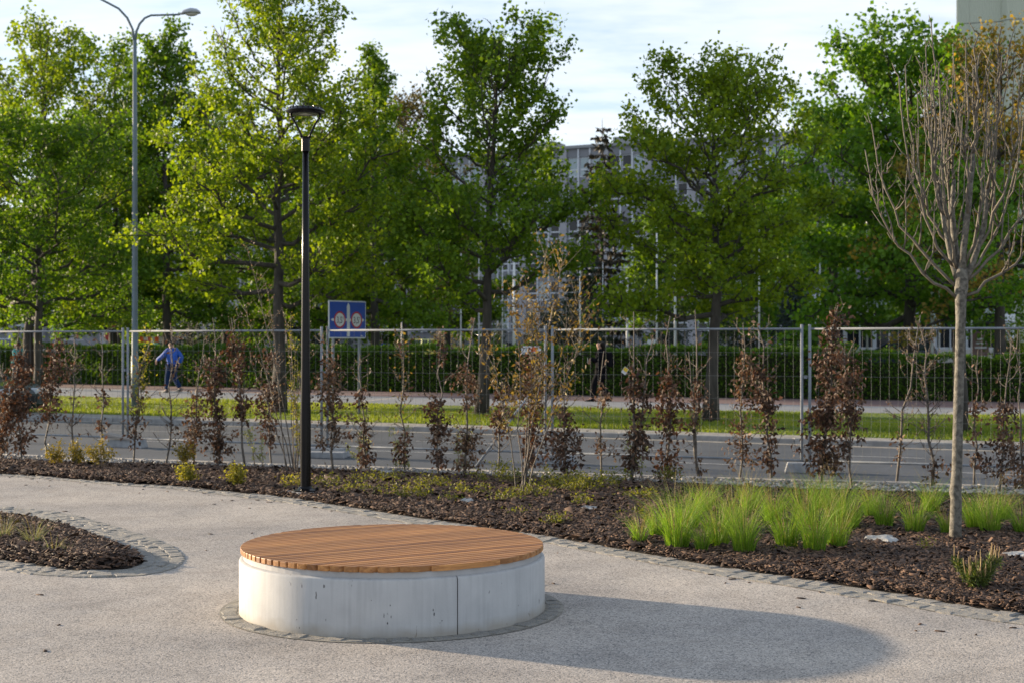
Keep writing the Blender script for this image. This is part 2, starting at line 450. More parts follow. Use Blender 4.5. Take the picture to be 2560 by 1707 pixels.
M['goldbush'] = leafmat('golden_bush', (0.16, 0.13, 0.02), (0.30, 0.24, 0.04), trans=0.3)
M['beech'] = leafmat('dry_beech_leaf', (0.028, 0.017, 0.012), (0.165, 0.102, 0.066), trans=0.2, tcol=(1.3, 0.9, 0.6), rough=0.65)
M['beech_tan'] = leafmat('dry_beech_leaf_tan', (0.045, 0.028, 0.018), (0.24, 0.155, 0.095), trans=0.22, tcol=(1.3, 0.95, 0.6), rough=0.65)
M['beech_red'] = leafmat('dry_beech_leaf_russet', (0.034, 0.019, 0.012), (0.175, 0.098, 0.058), trans=0.2, tcol=(1.3, 0.9, 0.5), rough=0.65)
M['sprout'] = leafmat('yellow_green_sprout', (0.13, 0.14, 0.02), (0.34, 0.33, 0.05), trans=0.45)
M['orange_leaf'] = leafmat('orange_green_leaf', (0.11, 0.065, 0.03), (0.27, 0.205, 0.06), trans=0.4)
M['pale'] = leafmat('pale_willow_leaf', (0.22, 0.26, 0.12), (0.46, 0.48, 0.24), trans=0.35)
M['spirea'] = leafmat('spirea_leaf', (0.065, 0.085, 0.014), (0.225, 0.24, 0.036), trans=0.42)
M['thujagold'] = leafmat('golden_thuja', (0.11, 0.10, 0.02), (0.31, 0.25, 0.04), trans=0.35)
M['pinen'] = leafmat('pine_needle', (0.055, 0.105, 0.02), (0.21, 0.26, 0.06), trans=0.25)
M['candle'] = mat('pine_candle', (0.27, 0.18, 0.07), (0.36, 0.25, 0.10), rough=0.6, scale=30)
M['bud'] = leafmat('pink_bud', (0.22, 0.14, 0.10), (0.42, 0.30, 0.22), trans=0.2)
M['bark'] = mat('dark_bark', (0.035, 0.030, 0.026), (0.075, 0.065, 0.055), rough=0.85, scale=9, detail=6, bump=0.9, bscale=24, bdist=0.03, stretch=(1, 1, 0.25))
M['bark_l'] = mat('young_maple_bark', (0.10, 0.092, 0.074), (0.195, 0.18, 0.147), rough=0.8, scale=30, detail=6, bump=0.8, bscale=70, bdist=0.008,
                  c3=(0.075, 0.068, 0.055), s3=22, f3=(0.52, 0.62))
M['twig'] = mat('twig_bark', (0.092, 0.079, 0.060), (0.168, 0.146, 0.112), rough=0.75, scale=18, c3=(0.10, 0.08, 0.06), s3=40)
M['stem'] = mat('sapling_bark', (0.062, 0.054, 0.046), (0.13, 0.11, 0.09), rough=0.75, scale=16)
M['stem_l'] = mat('shrub_bark', (0.16, 0.12, 0.08), (0.27, 0.20, 0.14), rough=0.7, scale=16)
M['black'] = mat('black_powder_coat', (0.003, 0.003, 0.004), (0.005, 0.005, 0.006), rough=0.24, scale=20, spec=0.22, bump=0.05, bscale=200)
M['lens'] = mat('lamp_lens', (0.55, 0.55, 0.52), rough=0.25)
M['galv'] = mat('galvanised_steel', (0.20, 0.22, 0.24), (0.27, 0.29, 0.31), rough=0.7, scale=7, detail=6, spec=0.12)
M['wire'] = mat('galvanised_wire', (0.17, 0.17, 0.165), (0.23, 0.23, 0.22), rough=0.7, scale=9, spec=0.15)
M['pole'] = mat('painted_pole', (0.125, 0.165, 0.19), (0.16, 0.20, 0.225), rough=0.5, scale=3, spec=0.35)
M['lampgrey'] = mat('lamp_housing', (0.34, 0.37, 0.40), rough=0.4)
M['white'] = mat('white_paint', (0.62, 0.63, 0.63), (0.72, 0.72, 0.71), rough=0.5, scale=4)
M['flagpole'] = mat('flagpole_paint', (0.66, 0.67, 0.67), (0.76, 0.76, 0.75), rough=0.5, scale=5)
M['blue'] = mat('sign_blue', (0.010, 0.065, 0.36), (0.012, 0.07, 0.40), rough=0.45, scale=3)
M['red'] = mat('sign_red', (0.42, 0.015, 0.02), rough=0.45)
M['signwhite'] = mat('sign_white', (0.62, 0.64, 0.65), rough=0.45)
M['ink'] = mat('sign_black', (0.012, 0.014, 0.02), rough=0.5)
M['orange'] = mat('barrier_orange', (0.75, 0.13, 0.02), rough=0.5)
M['teal'] = mat('teal_plastic', (0.03, 0.20, 0.18), rough=0.5)
M['yellow'] = mat('tag_yellow', (0.70, 0.48, 0.03), rough=0.5)
M['block'] = mat('fence_foot_concrete', (0.24, 0.25, 0.26), (0.34, 0.35, 0.355), rough=0.85, scale=8, bump=0.5, bscale=50)
M['plank'] = mat('grey_board', (0.22, 0.20, 0.18), (0.33, 0.30, 0.27), rough=0.85, scale=6, stretch=(0.2, 4, 4))
M['stone'] = mat('flat_stone', (0.28, 0.28, 0.27), (0.46, 0.46, 0.44), rough=0.8, scale=6, detail=7, bump=0.7, bscale=20, bdist=0.02)
M['wall'] = mat('facade_panel', (0.18, 0.19, 0.21), (0.22, 0.225, 0.245), rough=0.7, scale=0.6, detail=6)
M['pilaster'] = mat('facade_pilaster', (0.31, 0.31, 0.335), (0.35, 0.35, 0.37), rough=0.7, scale=0.8)
M['framew'] = mat('white_window_frame', (0.58, 0.61, 0.65), rough=0.5)
M['roof'] = mat('roof_edge', (0.25, 0.26, 0.27), rough=0.6)
M['pane'] = mat('window_pane', (0.016, 0.019, 0.024), (0.022, 0.026, 0.03), rough=0.08, spec=0.35, scale=0.3)
M['blind'] = mat('pane_with_blind', (0.22, 0.30, 0.33), (0.30, 0.38, 0.40), rough=0.12, spec=0.9, scale=0.4)
M['cream'] = mat('cream_render', (0.52, 0.50, 0.46), (0.57, 0.55, 0.51), rough=0.8, scale=2)
M['siding'] = mat('white_siding', (0.50, 0.54, 0.57), (0.56, 0.59, 0.62), rough=0.6, scale=2)
M['brown'] = mat('board_brown', (0.20, 0.12, 0.10), (0.25, 0.155, 0.13), rough=0.7, scale=4)
M['tower'] = mat('corrugated_cladding', (0.36, 0.395, 0.31), (0.46, 0.485, 0.38), rough=0.55, scale=0.05, detail=5, stretch=(1, 1, 0.15))
M['tyre'] = mat('tyre_rubber', (0.015, 0.015, 0.016), rough=0.85)
M['rim'] = mat('alloy_rim', (0.45, 0.46, 0.47), rough=0.35, metal=0.8)
M['carglass'] = mat('car_glass', (0.012, 0.018, 0.02), rough=0.06, spec=0.9)
M['headlight'] = mat('headlight_glass', (0.55, 0.60, 0.65), rough=0.1, spec=0.9)
M['taillight'] = mat('taillight_red', (0.45, 0.012, 0.015), rough=0.2)
M['skin'] = mat('skin', (0.48, 0.27, 0.19), (0.52, 0.30, 0.22), rough=0.55, scale=20)
M['hair'] = mat('dark_hair', (0.008, 0.006, 0.005), (0.02, 0.015, 0.012), rough=0.6, spec=0.2, scale=60, stretch=(3, 3, 0.4))
M['blackcloth'] = mat('black_cloth', (0.005, 0.005, 0.008), (0.010, 0.010, 0.013), rough=0.9, scale=12, spec=0.08)
M['bluejacket'] = mat('blue_jacket', (0.010, 0.085, 0.46), (0.016, 0.12, 0.56), rough=0.6, scale=9)
M['jeans'] = mat('jeans', (0.010, 0.025, 0.075), (0.02, 0.042, 0.11), rough=0.9, spec=0.1, scale=14)
M['tealcloth'] = mat('teal_top', (0.02, 0.22, 0.22), (0.03, 0.28, 0.27), rough=0.8, scale=10)
M['whitecloth'] = mat('white_cloth', (0.55, 0.58, 0.62), rough=0.8)
M['darkjeans'] = mat('dark_trousers', (0.02, 0.022, 0.03), rough=0.85)
M['shoe'] = mat('shoe', (0.02, 0.03, 0.04), rough=0.6)
def paintmat(name, c): return mat(name, c, rough=0.3, spec=0.5, coat=0.6)

# ------------------------------------------------------------------ vegetation builders
def quads_from(P, D, S, N_, L_, W_, fold=0.12):
    """folded leaves: P base, D direction, S side, N_ normal (n,3); L_, W_ (n,)"""
    n = len(P)
    L1 = L_[:, None]; W1 = W_[:, None]
    a = P
    b = P + D*L1*0.45 + S*W1*0.5 + N_*L1*fold
    c = P + D*L1
    d = P + D*L1*0.45 - S*W1*0.5 + N_*L1*fold
    V = np.stack([a, b, c, d], axis=1).reshape(-1, 3)
    i = np.arange(n, dtype=np.int32)[:, None]*4
    F = np.concatenate([np.concatenate([i, i+1, i+2], 1), np.concatenate([i, i+2, i+3], 1)], 0)
    return V, F

def unit(a):
    return a/np.maximum(np.linalg.norm(a, axis=1, keepdims=True), 1e-9)

def leafcloud(name, rng, P, size, matr, parent=None, droop=0.35, aspect=0.75, D=None, spread=1.0, jit=0.35, tintbase=None, kind=None):
    P = np.asarray(P, dtype=np.float64)
    n = len(P)
    d = rng.normal(size=(n, 3))*spread
    if D is not None: d = d + np.asarray(D)
    d[:, 2] -= droop
    d = unit(d)
    s = unit(np.cross(d, rng.normal(size=(n, 3))))
    nn = np.cross(s, d)
    Ls = size*(1 + rng.uniform(-jit, jit, n))
    V, F = quads_from(P, d, s, nn, Ls, Ls*aspect)
    t = rng.uniform(0, 1, n) if tintbase is None else np.clip(tintbase + rng.normal(0, 0.16, n), 0, 1)
    me = fastmesh(name, V, F, np.repeat(t, 4))
    o = link(name, me, matr, parent)
    if kind: o['kind'] = kind
    return o

def bez(p0, p1, p2, n):
    return [(Vector(p0)*(1-t)**2 + Vector(p1)*2*t*(1-t) + Vector(p2)*t*t) for t in [i/(n-1) for i in range(n)]]

def wander(rng, pts, amp):
    return [p + Vector(rng.normal(size=3)*amp*(0 if i == 0 else 1)) for i, p in enumerate(pts)]

def broadleaf(name, loc, H, z0, prof, label, matr, seed, nleaf=12000, leaf=0.10, r0=0.13, nprim=30, lean=(0, 0), elev=(22, 62),
              group=None, dens=1.0, trunkmat=None, clump=0.11, shoots=0, bend=0.0, cat='tree', topleaf=True, rz=0.0, topthin=0.25):
    nleaf = int(nleaf*1.4); leaf *= 0.86
    rng = np.random.default_rng(seed)
    root = empty(name, loc, rz, label, cat, group)
    tm = trunkmat or M['bark']
    # trunk
    nt_ = 9
    tp = []
    for i in range(nt_):
        t = i/(nt_-1)
        tp.append(Vector((lean[0]*t + bend*math.sin(t*PI) + rng.normal()*0.02*H*0.15*(t > 0), lean[1]*t + rng.normal()*0.02*H*0.15*(t > 0), H*0.97*t)))
    tr = [r0*(1.35 if i == 0 else 1)*(1 - 0.93*(i/(nt_-1))**0.9) + 0.012 for i in range(nt_)]
    tb = MB().tube(tp, tr, 9)
    tb.build('trunk', tm, root, smooth=True)
    def trunk_at(z):
        t = min(max(z/(H*0.97), 0), 0.9999)*(nt_-1); i = int(t); f = t-i
        return tp[i].lerp(tp[i+1], f), tr[i]*(1-f)+tr[i+1]*f
    pr = np.array(prof, dtype=float); px_ = np.linspace(0, 1, len(pr))
    prf = lambda t: float(np.interp(t, px_, pr))
    br = MB(); anchors = []; dirs = []; wts = []
    def addleafs(a, b, k, wgt=1.0):
        for t in rng.uniform(0, 1, k):
            q = a.lerp(b, t); anchors.append((q.x, q.y, q.z)); dd = (b-a).normalized(); dirs.append((dd.x, dd.y, dd.z))
    az = rng.uniform(0, 2*PI)
    for i in range(nprim):
        t = (i+0.5)/nprim
        t = t**0.85
        zs = z0 + (H - z0)*0.90*t
        P0, rr = trunk_at(zs)
        az += 2.399 + rng.normal()*0.25
        e = R(elev[0] + (elev[1]-elev[0])*t + rng.normal()*6)
        tz = min(1.0, t + 0.12)
        Lh = prf(tz)*rng.uniform(0.72, 1.08)
        dz = Lh*math.tan(e)
        dz = min(dz, (H - zs)*rng.uniform(0.75, 1.0))
        out = Vector((math.cos(az), math.sin(az), 0))
        P2 = P0 + out*Lh + Vector((0, 0, dz))
        P1 = P0 + out*Lh*0.55 + Vector((0, 0, dz*rng.uniform(0.22, 0.45)))
        pts = wander(rng, bez(P0, P1, P2, 7), 0.035*Lh)
        rp_ = min(rr*0.62, 0.012 + 0.018*Lh + 0.003*Lh*Lh)
        br.tube(pts, [rp_*(1-0.85*k/6) for k in range(7)], 5, cap=False)
        ns = max(4, int(Lh*4.2*dens) + 3)
        for j in range(ns):
            s_ = 0.18 + 0.82*(j+rng.uniform(0, 1))/ns
            k = min(int(s_*6), 5); f = s_*6-k
            Q = pts[k].lerp(pts[min(k+1, 6)], min(f, 1))
            base = (pts[min(k+1, 6)]-pts[k]).normalized()
            side = Vector((-out.y, out.x, 0))*(1 if j % 2 else -1)
            dv = (base*rng.uniform(0.45, 0.9) + side*rng.uniform(0.35, 0.9) + Vector((0, 0, rng.uniform(-0.1, 0.55)))).normalized()
            l2 = (0.22 + 0.36*Lh*(1.05 - s_*0.75))*rng.uniform(0.7, 1.25)
            Q1 = Q + dv*l2*0.5 + Vector((0, 0, 0.04*l2)); Q2 = Q + dv*l2 + Vector((0, 0, rng.uniform(-0.08, 0.16)*l2))
            if Q2.z > H: Q2.z = H - 0.1*rng.uniform(0, 1); Q1.z = min(Q1.z, H-0.05)
            br.tube([Q, Q1, Q2], [rp_*0.30+0.003, rp_*0.2+0.002, 0.003], 3, cap=False)
            hz = min(max((Q.z-z0)/(H-z0), 0), 1)
            if rng.uniform() < 0.16 + topthin*0.55*min(max((hz-0.3)/0.5, 0), 1): continue
            addleafs(Q.lerp(Q1, 0.4), Q2, 5)
            nt3 = 2 + int(l2*3.2*dens)
            for m_ in range(nt3):
                q0 = Q.lerp(Q2, rng.uniform(0.25, 1.0))
                d3 = (dv*0.6 + Vector(rng.normal(size=3))*0.6 + Vector((0, 0, 0.2))).normalized()
                l3 = rng.uniform(0.14, 0.42)*(0.6+0.25*min(Lh, 2.5))
                q1 = q0 + d3*l3; q1.z = min(q1.z, H + 0.12)
                br.tube([q0, q1], [0.004, 0.002], 3, cap=False)
                addleafs(q0, q1, 4)
        addleafs(pts[4], pts[6], 5)
    for i in range(shoots):                                   # upright leafy shoots on top
        zs = H*rng.uniform(0.70, 0.92); P0, rr = trunk_at(zs)
        a = rng.uniform(0, 2*PI); o_ = prf(0.8)*rng.uniform(0.1, 0.9)
        Q0 = P0 + Vector((math.cos(a)*o_*0.7, math.sin(a)*o_*0.7, 0)); Q1 = Q0 + Vector((math.cos(a)*0.18, math.sin(a)*0.18, (H*rng.uniform(0.93, 1.02)-zs)*rng.uniform(0.6, 1)))
        br.tube([P0, Q0, Q1], [0.014, 0.01, 0.003], 4, cap=False)
        addleafs(Q0, Q1, 46)
    addleafs(tp[-2], tp[-1] + Vector((0, 0, 0.02*H)), 60)
    br.build('branches', tm, root, smooth=True)
    A = np.array(anchors); Dd = np.array(dirs)
    zt_ = np.clip((A[:, 2]-z0)/(H-z0), 0, 1); keep = rng.uniform(0, 1, len(A)) > 0.4*topthin*np.clip((zt_-0.35)/0.5, 0, 1)
    A = A[keep]; Dd = Dd[keep]
    k = max(1, int(round(nleaf/len(A))))
    P = np.repeat(A, k, 0) + rng.normal(size=(len(A)*k, 3))*clump
    Dr = np.repeat(Dd, k, 0)*0.5
    P[:, 2] = np.maximum(P[:, 2], 0.3)
    tint = np.repeat(rng.uniform(0.15, 0.75, len(A)), k)
    leafcloud('crown', rng, P, leaf, matr, root, droop=0.55, D=Dr, tintbase=tint, aspect=0.85)
    return root

def conifer(name, loc, H, rad, label, matr, seed, nwh=26, sparse=0.0, droop=0.15, z0=0.1, leaf=0.16, cat='tree', group=None, density=34, power=0.9):
    rng = np.random.default_rng(seed)
    root = empty(name, loc, 0, label, cat, group)
    MB().tube([(0, 0, 0), (0, 0, H*0.5), (0.02, 0, H)], [0.03+H*0.011, 0.02+H*0.006, 0.012], 7).build('trunk', M['bark'], root, smooth=True)
    br = MB(); P = []; D = []
    for i in range(nwh):
        t = (i+0.3)/nwh
        z = H*(z0 + (0.985-z0)*t)
        Lr = rad*(1-t)**power + 0.08
        nb = int(rng.integers(5, 8))
        for j in range(nb):
            if rng.uniform() < sparse: continue
            a = 2*PI*(j+rng.uniform(-0.3, 0.3))/nb + i*0.9
            l = Lr*rng.uniform(0.6, 1.12)
            d = Vector((math.cos(a), math.sin(a), 0))
            p0 = Vector((0, 0, z)); p1 = p0 + d*l*0.55 + Vector((0, 0, -droop*l*0.9)); p2 = p0 + d*l + Vector((0, 0, -droop*l*0.55 + 0.05))
            br.tube([p0, p1, p2], [0.012+0.01*l, 0.01, 0.004], 3, cap=False)
            n = max(4, int(l*density))
            for s_ in rng.uniform(0.12, 1, n):
                q = p0.lerp(p1, s_*2) if s_ < 0.5 else p1.lerp(p2, s_*2-1)
                P.append((q.x + rng.normal()*0.05*l*(1.1-s_)*1.6, q.y + rng.normal()*0.05*l*(1.1-s_)*1.6, q.z - abs(rng.normal())*0.07)); D.append((d.x*0.8, d.y*0.8, -0.35))
    tag(br.build('branches', M['bark'], root), kind='stuff')
    leafcloud('crown', rng, np.array(P), leaf, matr, root, droop=0.25, D=np.array(D), aspect=0.45, spread=0.55)
    return root

def bushcloud(name, loc, rx, rz_, label, matr, seed, n=2600, leaf=0.10, cat='bush', group=None, column=False, ry=None):
    """evergreen mass: twiggy core branches and leaves through its volume"""
    rng = np.random.default_rng(seed)
    root = empty(name, loc, 0, label, cat, group)
    ry = ry or rx
    br = MB(); P = []; D = []
    nb = 46
    per = max(6, n//nb)
    for i in range(nb):
        a = rng.uniform(0, 2*PI); t = rng.uniform(0.04, 1)
        if column: rr = math.sin(min(1, t*1.02)*PI*0.93 + 0.2)**0.55 if t < 0.98 else 0.1
        else: rr = math.sqrt(max(0.03, 1-(t*1.0)**2))
        rr *= rng.uniform(0.72, 1.12)
        tip = Vector((math.cos(a)*rx*rr, math.sin(a)*ry*rr, rz_*t*rng.uniform(0.92, 1.06)))
        s0 = Vector((tip.x*0.12, tip.y*0.12, tip.z*0.35))
        mid = Vector((tip.x*0.6, tip.y*0.6, tip.z*0.72))
        br.tube([(0, 0, 0), s0, mid, tip], [0.03, 0.022, 0.012, 0.004], 4, cap=False)
        for s_ in rng.uniform(0.15, 1.02, per):
            q = s0.lerp(mid, s_*2) if s_ < 0.5 else mid.lerp(tip, s_*2-1)
            k = 0.16*min(rx, rz_) + 0.05
            P.append((q.x+rng.normal()*k, q.y+rng.normal()*k, max(0.02, q.z+rng.normal()*k))); D.append((math.cos(a)*0.4, math.sin(a)*0.4, 0.2))
    br.build('branches', M['stem'], root)
    leafcloud('foliage', rng, np.array(P), leaf, matr, root, droop=0.1, D=np.array(D), aspect=0.6)
    return root

def sapling(name, u, v, ut, vt, label, seed, zones=(), bare=14, leafmat_='beech', group='young beech saplings along the road fence', leaf=0.064,
            r=0.013, twigs=16, top=None, extra=None, stems=1, budmat='beech', z=0.02, cat='sapling'):
    """zones: (f0, f1, half width m, leaves)"""
    rng = np.random.default_rng(seed)
    x, y = ground(u, v)
    H = hgt(vt, y) - z
    root = empty(name, (x, y, z), 0, label, cat, group)
    tx = bear(ut, y) - x
    mb = MB()
    def make_stem(dx_, dy_, H_, r_):
        pts = []
        n = 8
        for i in range(n):
            t = i/(n-1)
            pts.append(Vector((dx_*t**1.2 + (rng.normal()*0.012*H_ if 0 < i else 0), dy_*t + (rng.normal()*0.012*H_ if 0 < i else 0), H_*t)))
        r_ *= 1.15; mb.tube(pts, [r_*(1-0.68*i/(n-1)) for i in range(n)], 5, cap=False)
        return pts
    main = [make_stem(tx, rng.normal()*0.05, H, r)]
    for k in range(stems-1):
        main.append(make_stem(tx + rng.uniform(-0.25, 0.25), rng.normal()*0.1, H*rng.uniform(0.6, 0.9), r*0.8))
    def on(st, f):
        t = min(max(f, 0), 0.999)*7; i = int(t)
        return st[i].lerp(st[i+1], t-i)
    buds = []
    for i in range(twigs):
        st = main[i % len(main)]
        f = rng.uniform(0.12, 0.97)
        p = on(st, f); a = rng.uniform(0, 2*PI)
        l = rng.uniform(0.10, 0.34)*(1.1-f*0.5)
        d = Vector((math.cos(a)*0.75, math.sin(a)*0.75, rng.uniform(0.35, 1.1))).normalized()
        q = p + d*l; m_ = p.lerp(q, 0.5) + Vector((math.cos(a)*0.02, math.sin(a)*0.02, -0.01))
        mb.tube([p, m_, q], [0.006, 0.0045, 0.003], 3, cap=False)
        buds += [tuple(q), tuple(m_)]
        for _ in range(2):
            q2 = m_.lerp(q, rng.uniform(0, 1)); d2 = (d + Vector(rng.normal(size=3))*0.7).normalized()
            e_ = q2 + d2*rng.uniform(0.04, 0.14)
            mb.tube([q2, e_], [0.004, 0.0022], 3, cap=False); buds.append(tuple(e_))
    P = []
    for (f0, f1, hw, n) in zones:
        n = int(n*1.75); ncl = max(3, n//14)
        for c in range(ncl):
            st = main[int(rng.integers(len(main)))]
            f = rng.uniform(f0, f1); p = on(st, f); a = rng.uniform(0, 2*PI)
            env = math.sin(PI*min(0.97, max(0.06, (f-f0)/(f1-f0)*0.9+0.08)))**0.5
            rr = hw*1.2*rng.uniform(0.0, 1.0)*(0.45+0.55*env)*rng.uniform(0.4, 1.35)
            q = p + Vector((math.cos(a)*rr, math.sin(a)*rr, rng.uniform(-0.03, 0.07)))
            mb.tube([p - Vector((0, 0, 0.05)), q], [0.004, 0.002], 3, cap=False)
            for _ in range(max(2, n//ncl)):
                P.append((q.x+rng.normal()*0.040, q.y+rng.normal()*0.040, q.z+rng.normal()*0.055))
    mb.build('stem', M['stem'], root, smooth=True)
    if bare and buds:
        idx = rng.integers(0, len(buds), bare)
        for i in idx:
            P.append(tuple(np.array(buds[i]) + rng.normal(size=3)*0.012))
    if P:
        leafcloud('leaves', rng, np.array(P), leaf, M[leafmat_], root, droop=0.75, aspect=0.55, spread=0.8)
    if buds:
        B = np.array(buds)
        leafcloud('buds', rng, B, 0.028, M['bud'], root, droop=-0.7, aspect=0.35, spread=0.5, kind='stuff')
    if top:                                                  # fresh leaves on part of the stem
        mname, f0, f1, hw, n, ls = top
        T = []
        for _ in range(n):
            st = main[int(rng.integers(len(main)))]
            p = on(st, rng.uniform(f0, f1)); T.append((p.x+rng.normal()*hw, p.y+rng.normal()*hw, p.z+rng.normal()*0.03))
        leafcloud('young_leaves', rng, np.array(T), ls, M[mname], root, droop=0.2, aspect=0.55)
    return root

def multistem(name, u, v, label, seed, stems, matr, leaf=0.05, nleaf=900, spread=0.05, group=None, r=0.011, f0=0.25, cat='shrub', bud=False, sm='stem_l', leafspan=0.2):
    """stems: list of (du_px, v_top) seen from the front; each a leafy rod with side twigs"""
    rng = np.random.default_rng(seed)
    x, y = ground(u, v)
    root = empty(name, (x, y, 0.02), 0, label, cat, group)
    mb = MB(); P = []; D = []
    per = max(3, nleaf//max(1, len(stems)))
    for (du, vt) in stems:
        H = hgt(vt, y) - 0.02
        ex = du*y/FPX
        n = 7
        bx_, by_ = rng.normal(size=2)*0.05
        ey = rng.normal()*abs(ex)*0.5 + rng.normal()*0.06
        pts = [Vector((bx_ + (ex-bx_)*(i/(n-1))**1.15 + rng.normal()*0.012*(i > 0), by_ + (ey-by_)*(i/(n-1)) + rng.normal()*0.012*(i > 0), H*i/(n-1))) for i in range(n)]
        mb.tube(pts, [r*(1-0.8*i/(n-1)) for i in range(n)], 5, cap=False)
        tw = []
        for k in range(int(8*H*(1.6 if leafspan > 0.5 else 1))):
            f = rng.uniform(f0, 0.98)*(n-1); i = min(int(f), n-2); p = pts[i].lerp(pts[i+1], f-i)
            a = rng.uniform(0, 2*PI); l = rng.uniform(0.08, 0.3)*leafspan*5*0.6
            q = p + Vector((math.cos(a)*0.7, math.sin(a)*0.7, 0.75)).normalized()*l
            mb.tube([p, q], [0.004, 0.0018], 3, cap=False); tw.append((p, q))
        for _ in range(per):
            if tw and rng.uniform() < 0.75:
                p, q = tw[int(rng.integers(len(tw)))]; c = p.lerp(q, rng.uniform(0.3, 1.05))
            else:
                f = rng.uniform(f0, 1.0)*(n-1.001); i = int(f); c = pts[i].lerp(pts[i+1], f-i)
            P.append((c.x+rng.normal()*spread*0.5, c.y+rng.normal()*spread*0.5, c.z+rng.normal()*spread*0.5)); D.append((0, 0, 0.3))
    mb.build('stems', M[sm], root, smooth=True)
    leafcloud('buds' if bud else 'leaves', rng, np.array(P), leaf, matr, root, droop=-0.1 if bud else 0.35, aspect=0.45, D=np.array(D), kind='stuff' if bud else None)
    return root

def lowshrub(name, u, v, wpx, hpx, label, seed, matr='spirea', n=420, leaf=0.035, group='low leafy shrubs in the bark bed', cat='shrub', upright=0.5):
    rng = np.random.default_rng(seed)
    x, y = ground(u, v)
    W = wpx*y/FPX/2; H = hpx*y/FPX
    root = empty(name, (x, y, 0.02), 0, label, cat, group)
    mb = MB(); P = []
    nst = 16
    for i in range(nst):
        a = rng.uniform(0, 2*PI); rr = W*math.sqrt(rng.uniform(0.05, 1))
        h = H*rng.uniform(0.45, 1.05)*(1.1-0.5*rr/W)
        tip = Vector((math.cos(a)*rr, math.sin(a)*rr, h)); mid = Vector((tip.x*0.45, tip.y*0.45, h*0.6))
        mb.tube([(tip.x*0.1, tip.y*0.1, 0), mid, tip], [0.004, 0.003, 0.0015], 3, cap=False)
        for _ in range(n//nst):
            s_ = rng.uniform(0.25, 1.05); q = mid.lerp(tip, s_*1.4-0.4)
            P.append((q.x+rng.normal()*0.035, q.y+rng.normal()*0.035, max(0.02, q.z+rng.normal()*0.03)))
    mb.build('stems', M['stem_l'], root)
    leafcloud('leaves', rng, np.array(P), leaf, M[matr], root, droop=-0.1, aspect=0.6, tintbase=np.repeat(rng.uniform(0.1, 0.9, len(P)//6+1), 6)[:len(P)])
    return root

def blades(rng, n, r, h, lean, wid, hj=0.35, seg=3):
    """a tuft of curved blades in local space"""
    a = rng.uniform(0, 2*PI, n); rad = r*np.sqrt(rng.uniform(0, 1, n))
    bx = np.cos(a)*rad; by = np.sin(a)*rad
    hh = h*(1 + rng.uniform(-hj, hj*0.5, n))
    a2 = a + rng.normal(0, 0.5, n)
    ln = hh*lean*rng.uniform(0.25, 1.2, n)
    V = []; F = []
    t = np.linspace(0, 1, seg+1)
    ca, sa = np.cos(a2), np.sin(a2)
    wa = rng.uniform(0, PI, n); wx, wy = np.cos(wa), np.sin(wa)
    for k in range(seg+1):
        px = bx + ca*ln*t[k]**1.9; py = by + sa*ln*t[k]**1.9; pz = hh*(t[k] - 0.22*lean*t[k]**3)
        ww = wid*(1-t[k]*0.85)
        V.append(np.stack([px-wx*ww, py-wy*ww, pz], 1)); V.append(np.stack([px+wx*ww, py+wy*ww, pz], 1))
    m_ = 2*(seg+1)
    V = np.stack(V, 1).reshape(-1, 3)
    i = np.arange(n)[:, None]*m_
    for k in range(seg):
        F.append(np.concatenate([i+2*k, i+2*k+1, i+2*k+3, i+2*k+2], 1))
    return V, np.concatenate(F, 0), np.repeat(rng.uniform(0, 1, n), m_)

def tuft(u, v, s, label, seed, matr='tuft', n=330, name='grass_tuft', group='ornamental grass tufts in the bark bed', straw=14, cat='grass', h=0.40):
    rng = np.random.default_rng(seed)
    x, y = ground(u, v, 0.03)
    root = empty(name, (x, y, 0.03), rng.uniform(0, 6), label, cat, group)
    V, F, T = blades(rng, n, 0.080*s, h*s, 0.72, 0.0023, hj=0.75)
    link('blades', fastmesh('blades', V, F, T), M[matr], root)
    if straw:
        V, F, T = blades(rng, straw, 0.06*s, h*1.5*s, 0.45, 0.0018, hj=0.4)
        link('seed_stems', fastmesh('seed_stems', V, F, T), M['tuft_dry'], root)
    return root

# ================================================================== SETTING
ROAD_Z = -0.06
SLOPE = -0.42
def line(pts, z, ext=70.0):
    """boundary line along the street, run on straight beyond the surveyed points"""
    q = [ground(u, v, z) for u, v in pts]
    a, b = q[0], q[-1]
    return [(a[0]-ext, a[1]-ext*SLOPE)] + q + [(b[0]+ext*0.45, b[1]+ext*0.45*SLOPE)]

near_kerb_far = line([(100, 1136), (500, 1151), (960, 1165), (1620, 1186), (2000, 1196), (2350, 1206)], 0.03)
near_kerb_near = line([(100, 1144), (500, 1157), (960, 1172), (1620, 1193), (2000, 1204), (2350, 1214)], 0.03)
gravel_near = line([(100, 1156), (500, 1166), (960, 1183), (1620, 1210), (2100, 1230), (2500, 1242)], 0.02)
far_kerb_near = line([(100, 1038), (850, 1060), (1600, 1083), (2300, 1105)], 0.04)
far_kerb_far = [(x+0.07, y+0.16) for x, y in far_kerb_near]
grass_near = line([(100, 1031), (850, 1053), (1600, 1075), (2300, 1098)], 0.04)
grass_far = line([(100, 989), (850, 1007), (1600, 1023), (2300, 1034)], 0.05)
pave_far = line([(100, 967), (850, 988), (1600, 1005), (2300, 1017)], 0.05)
red_far = line([(100, 957), (850, 976), (1600, 991), (2300, 1001)], 0.05)

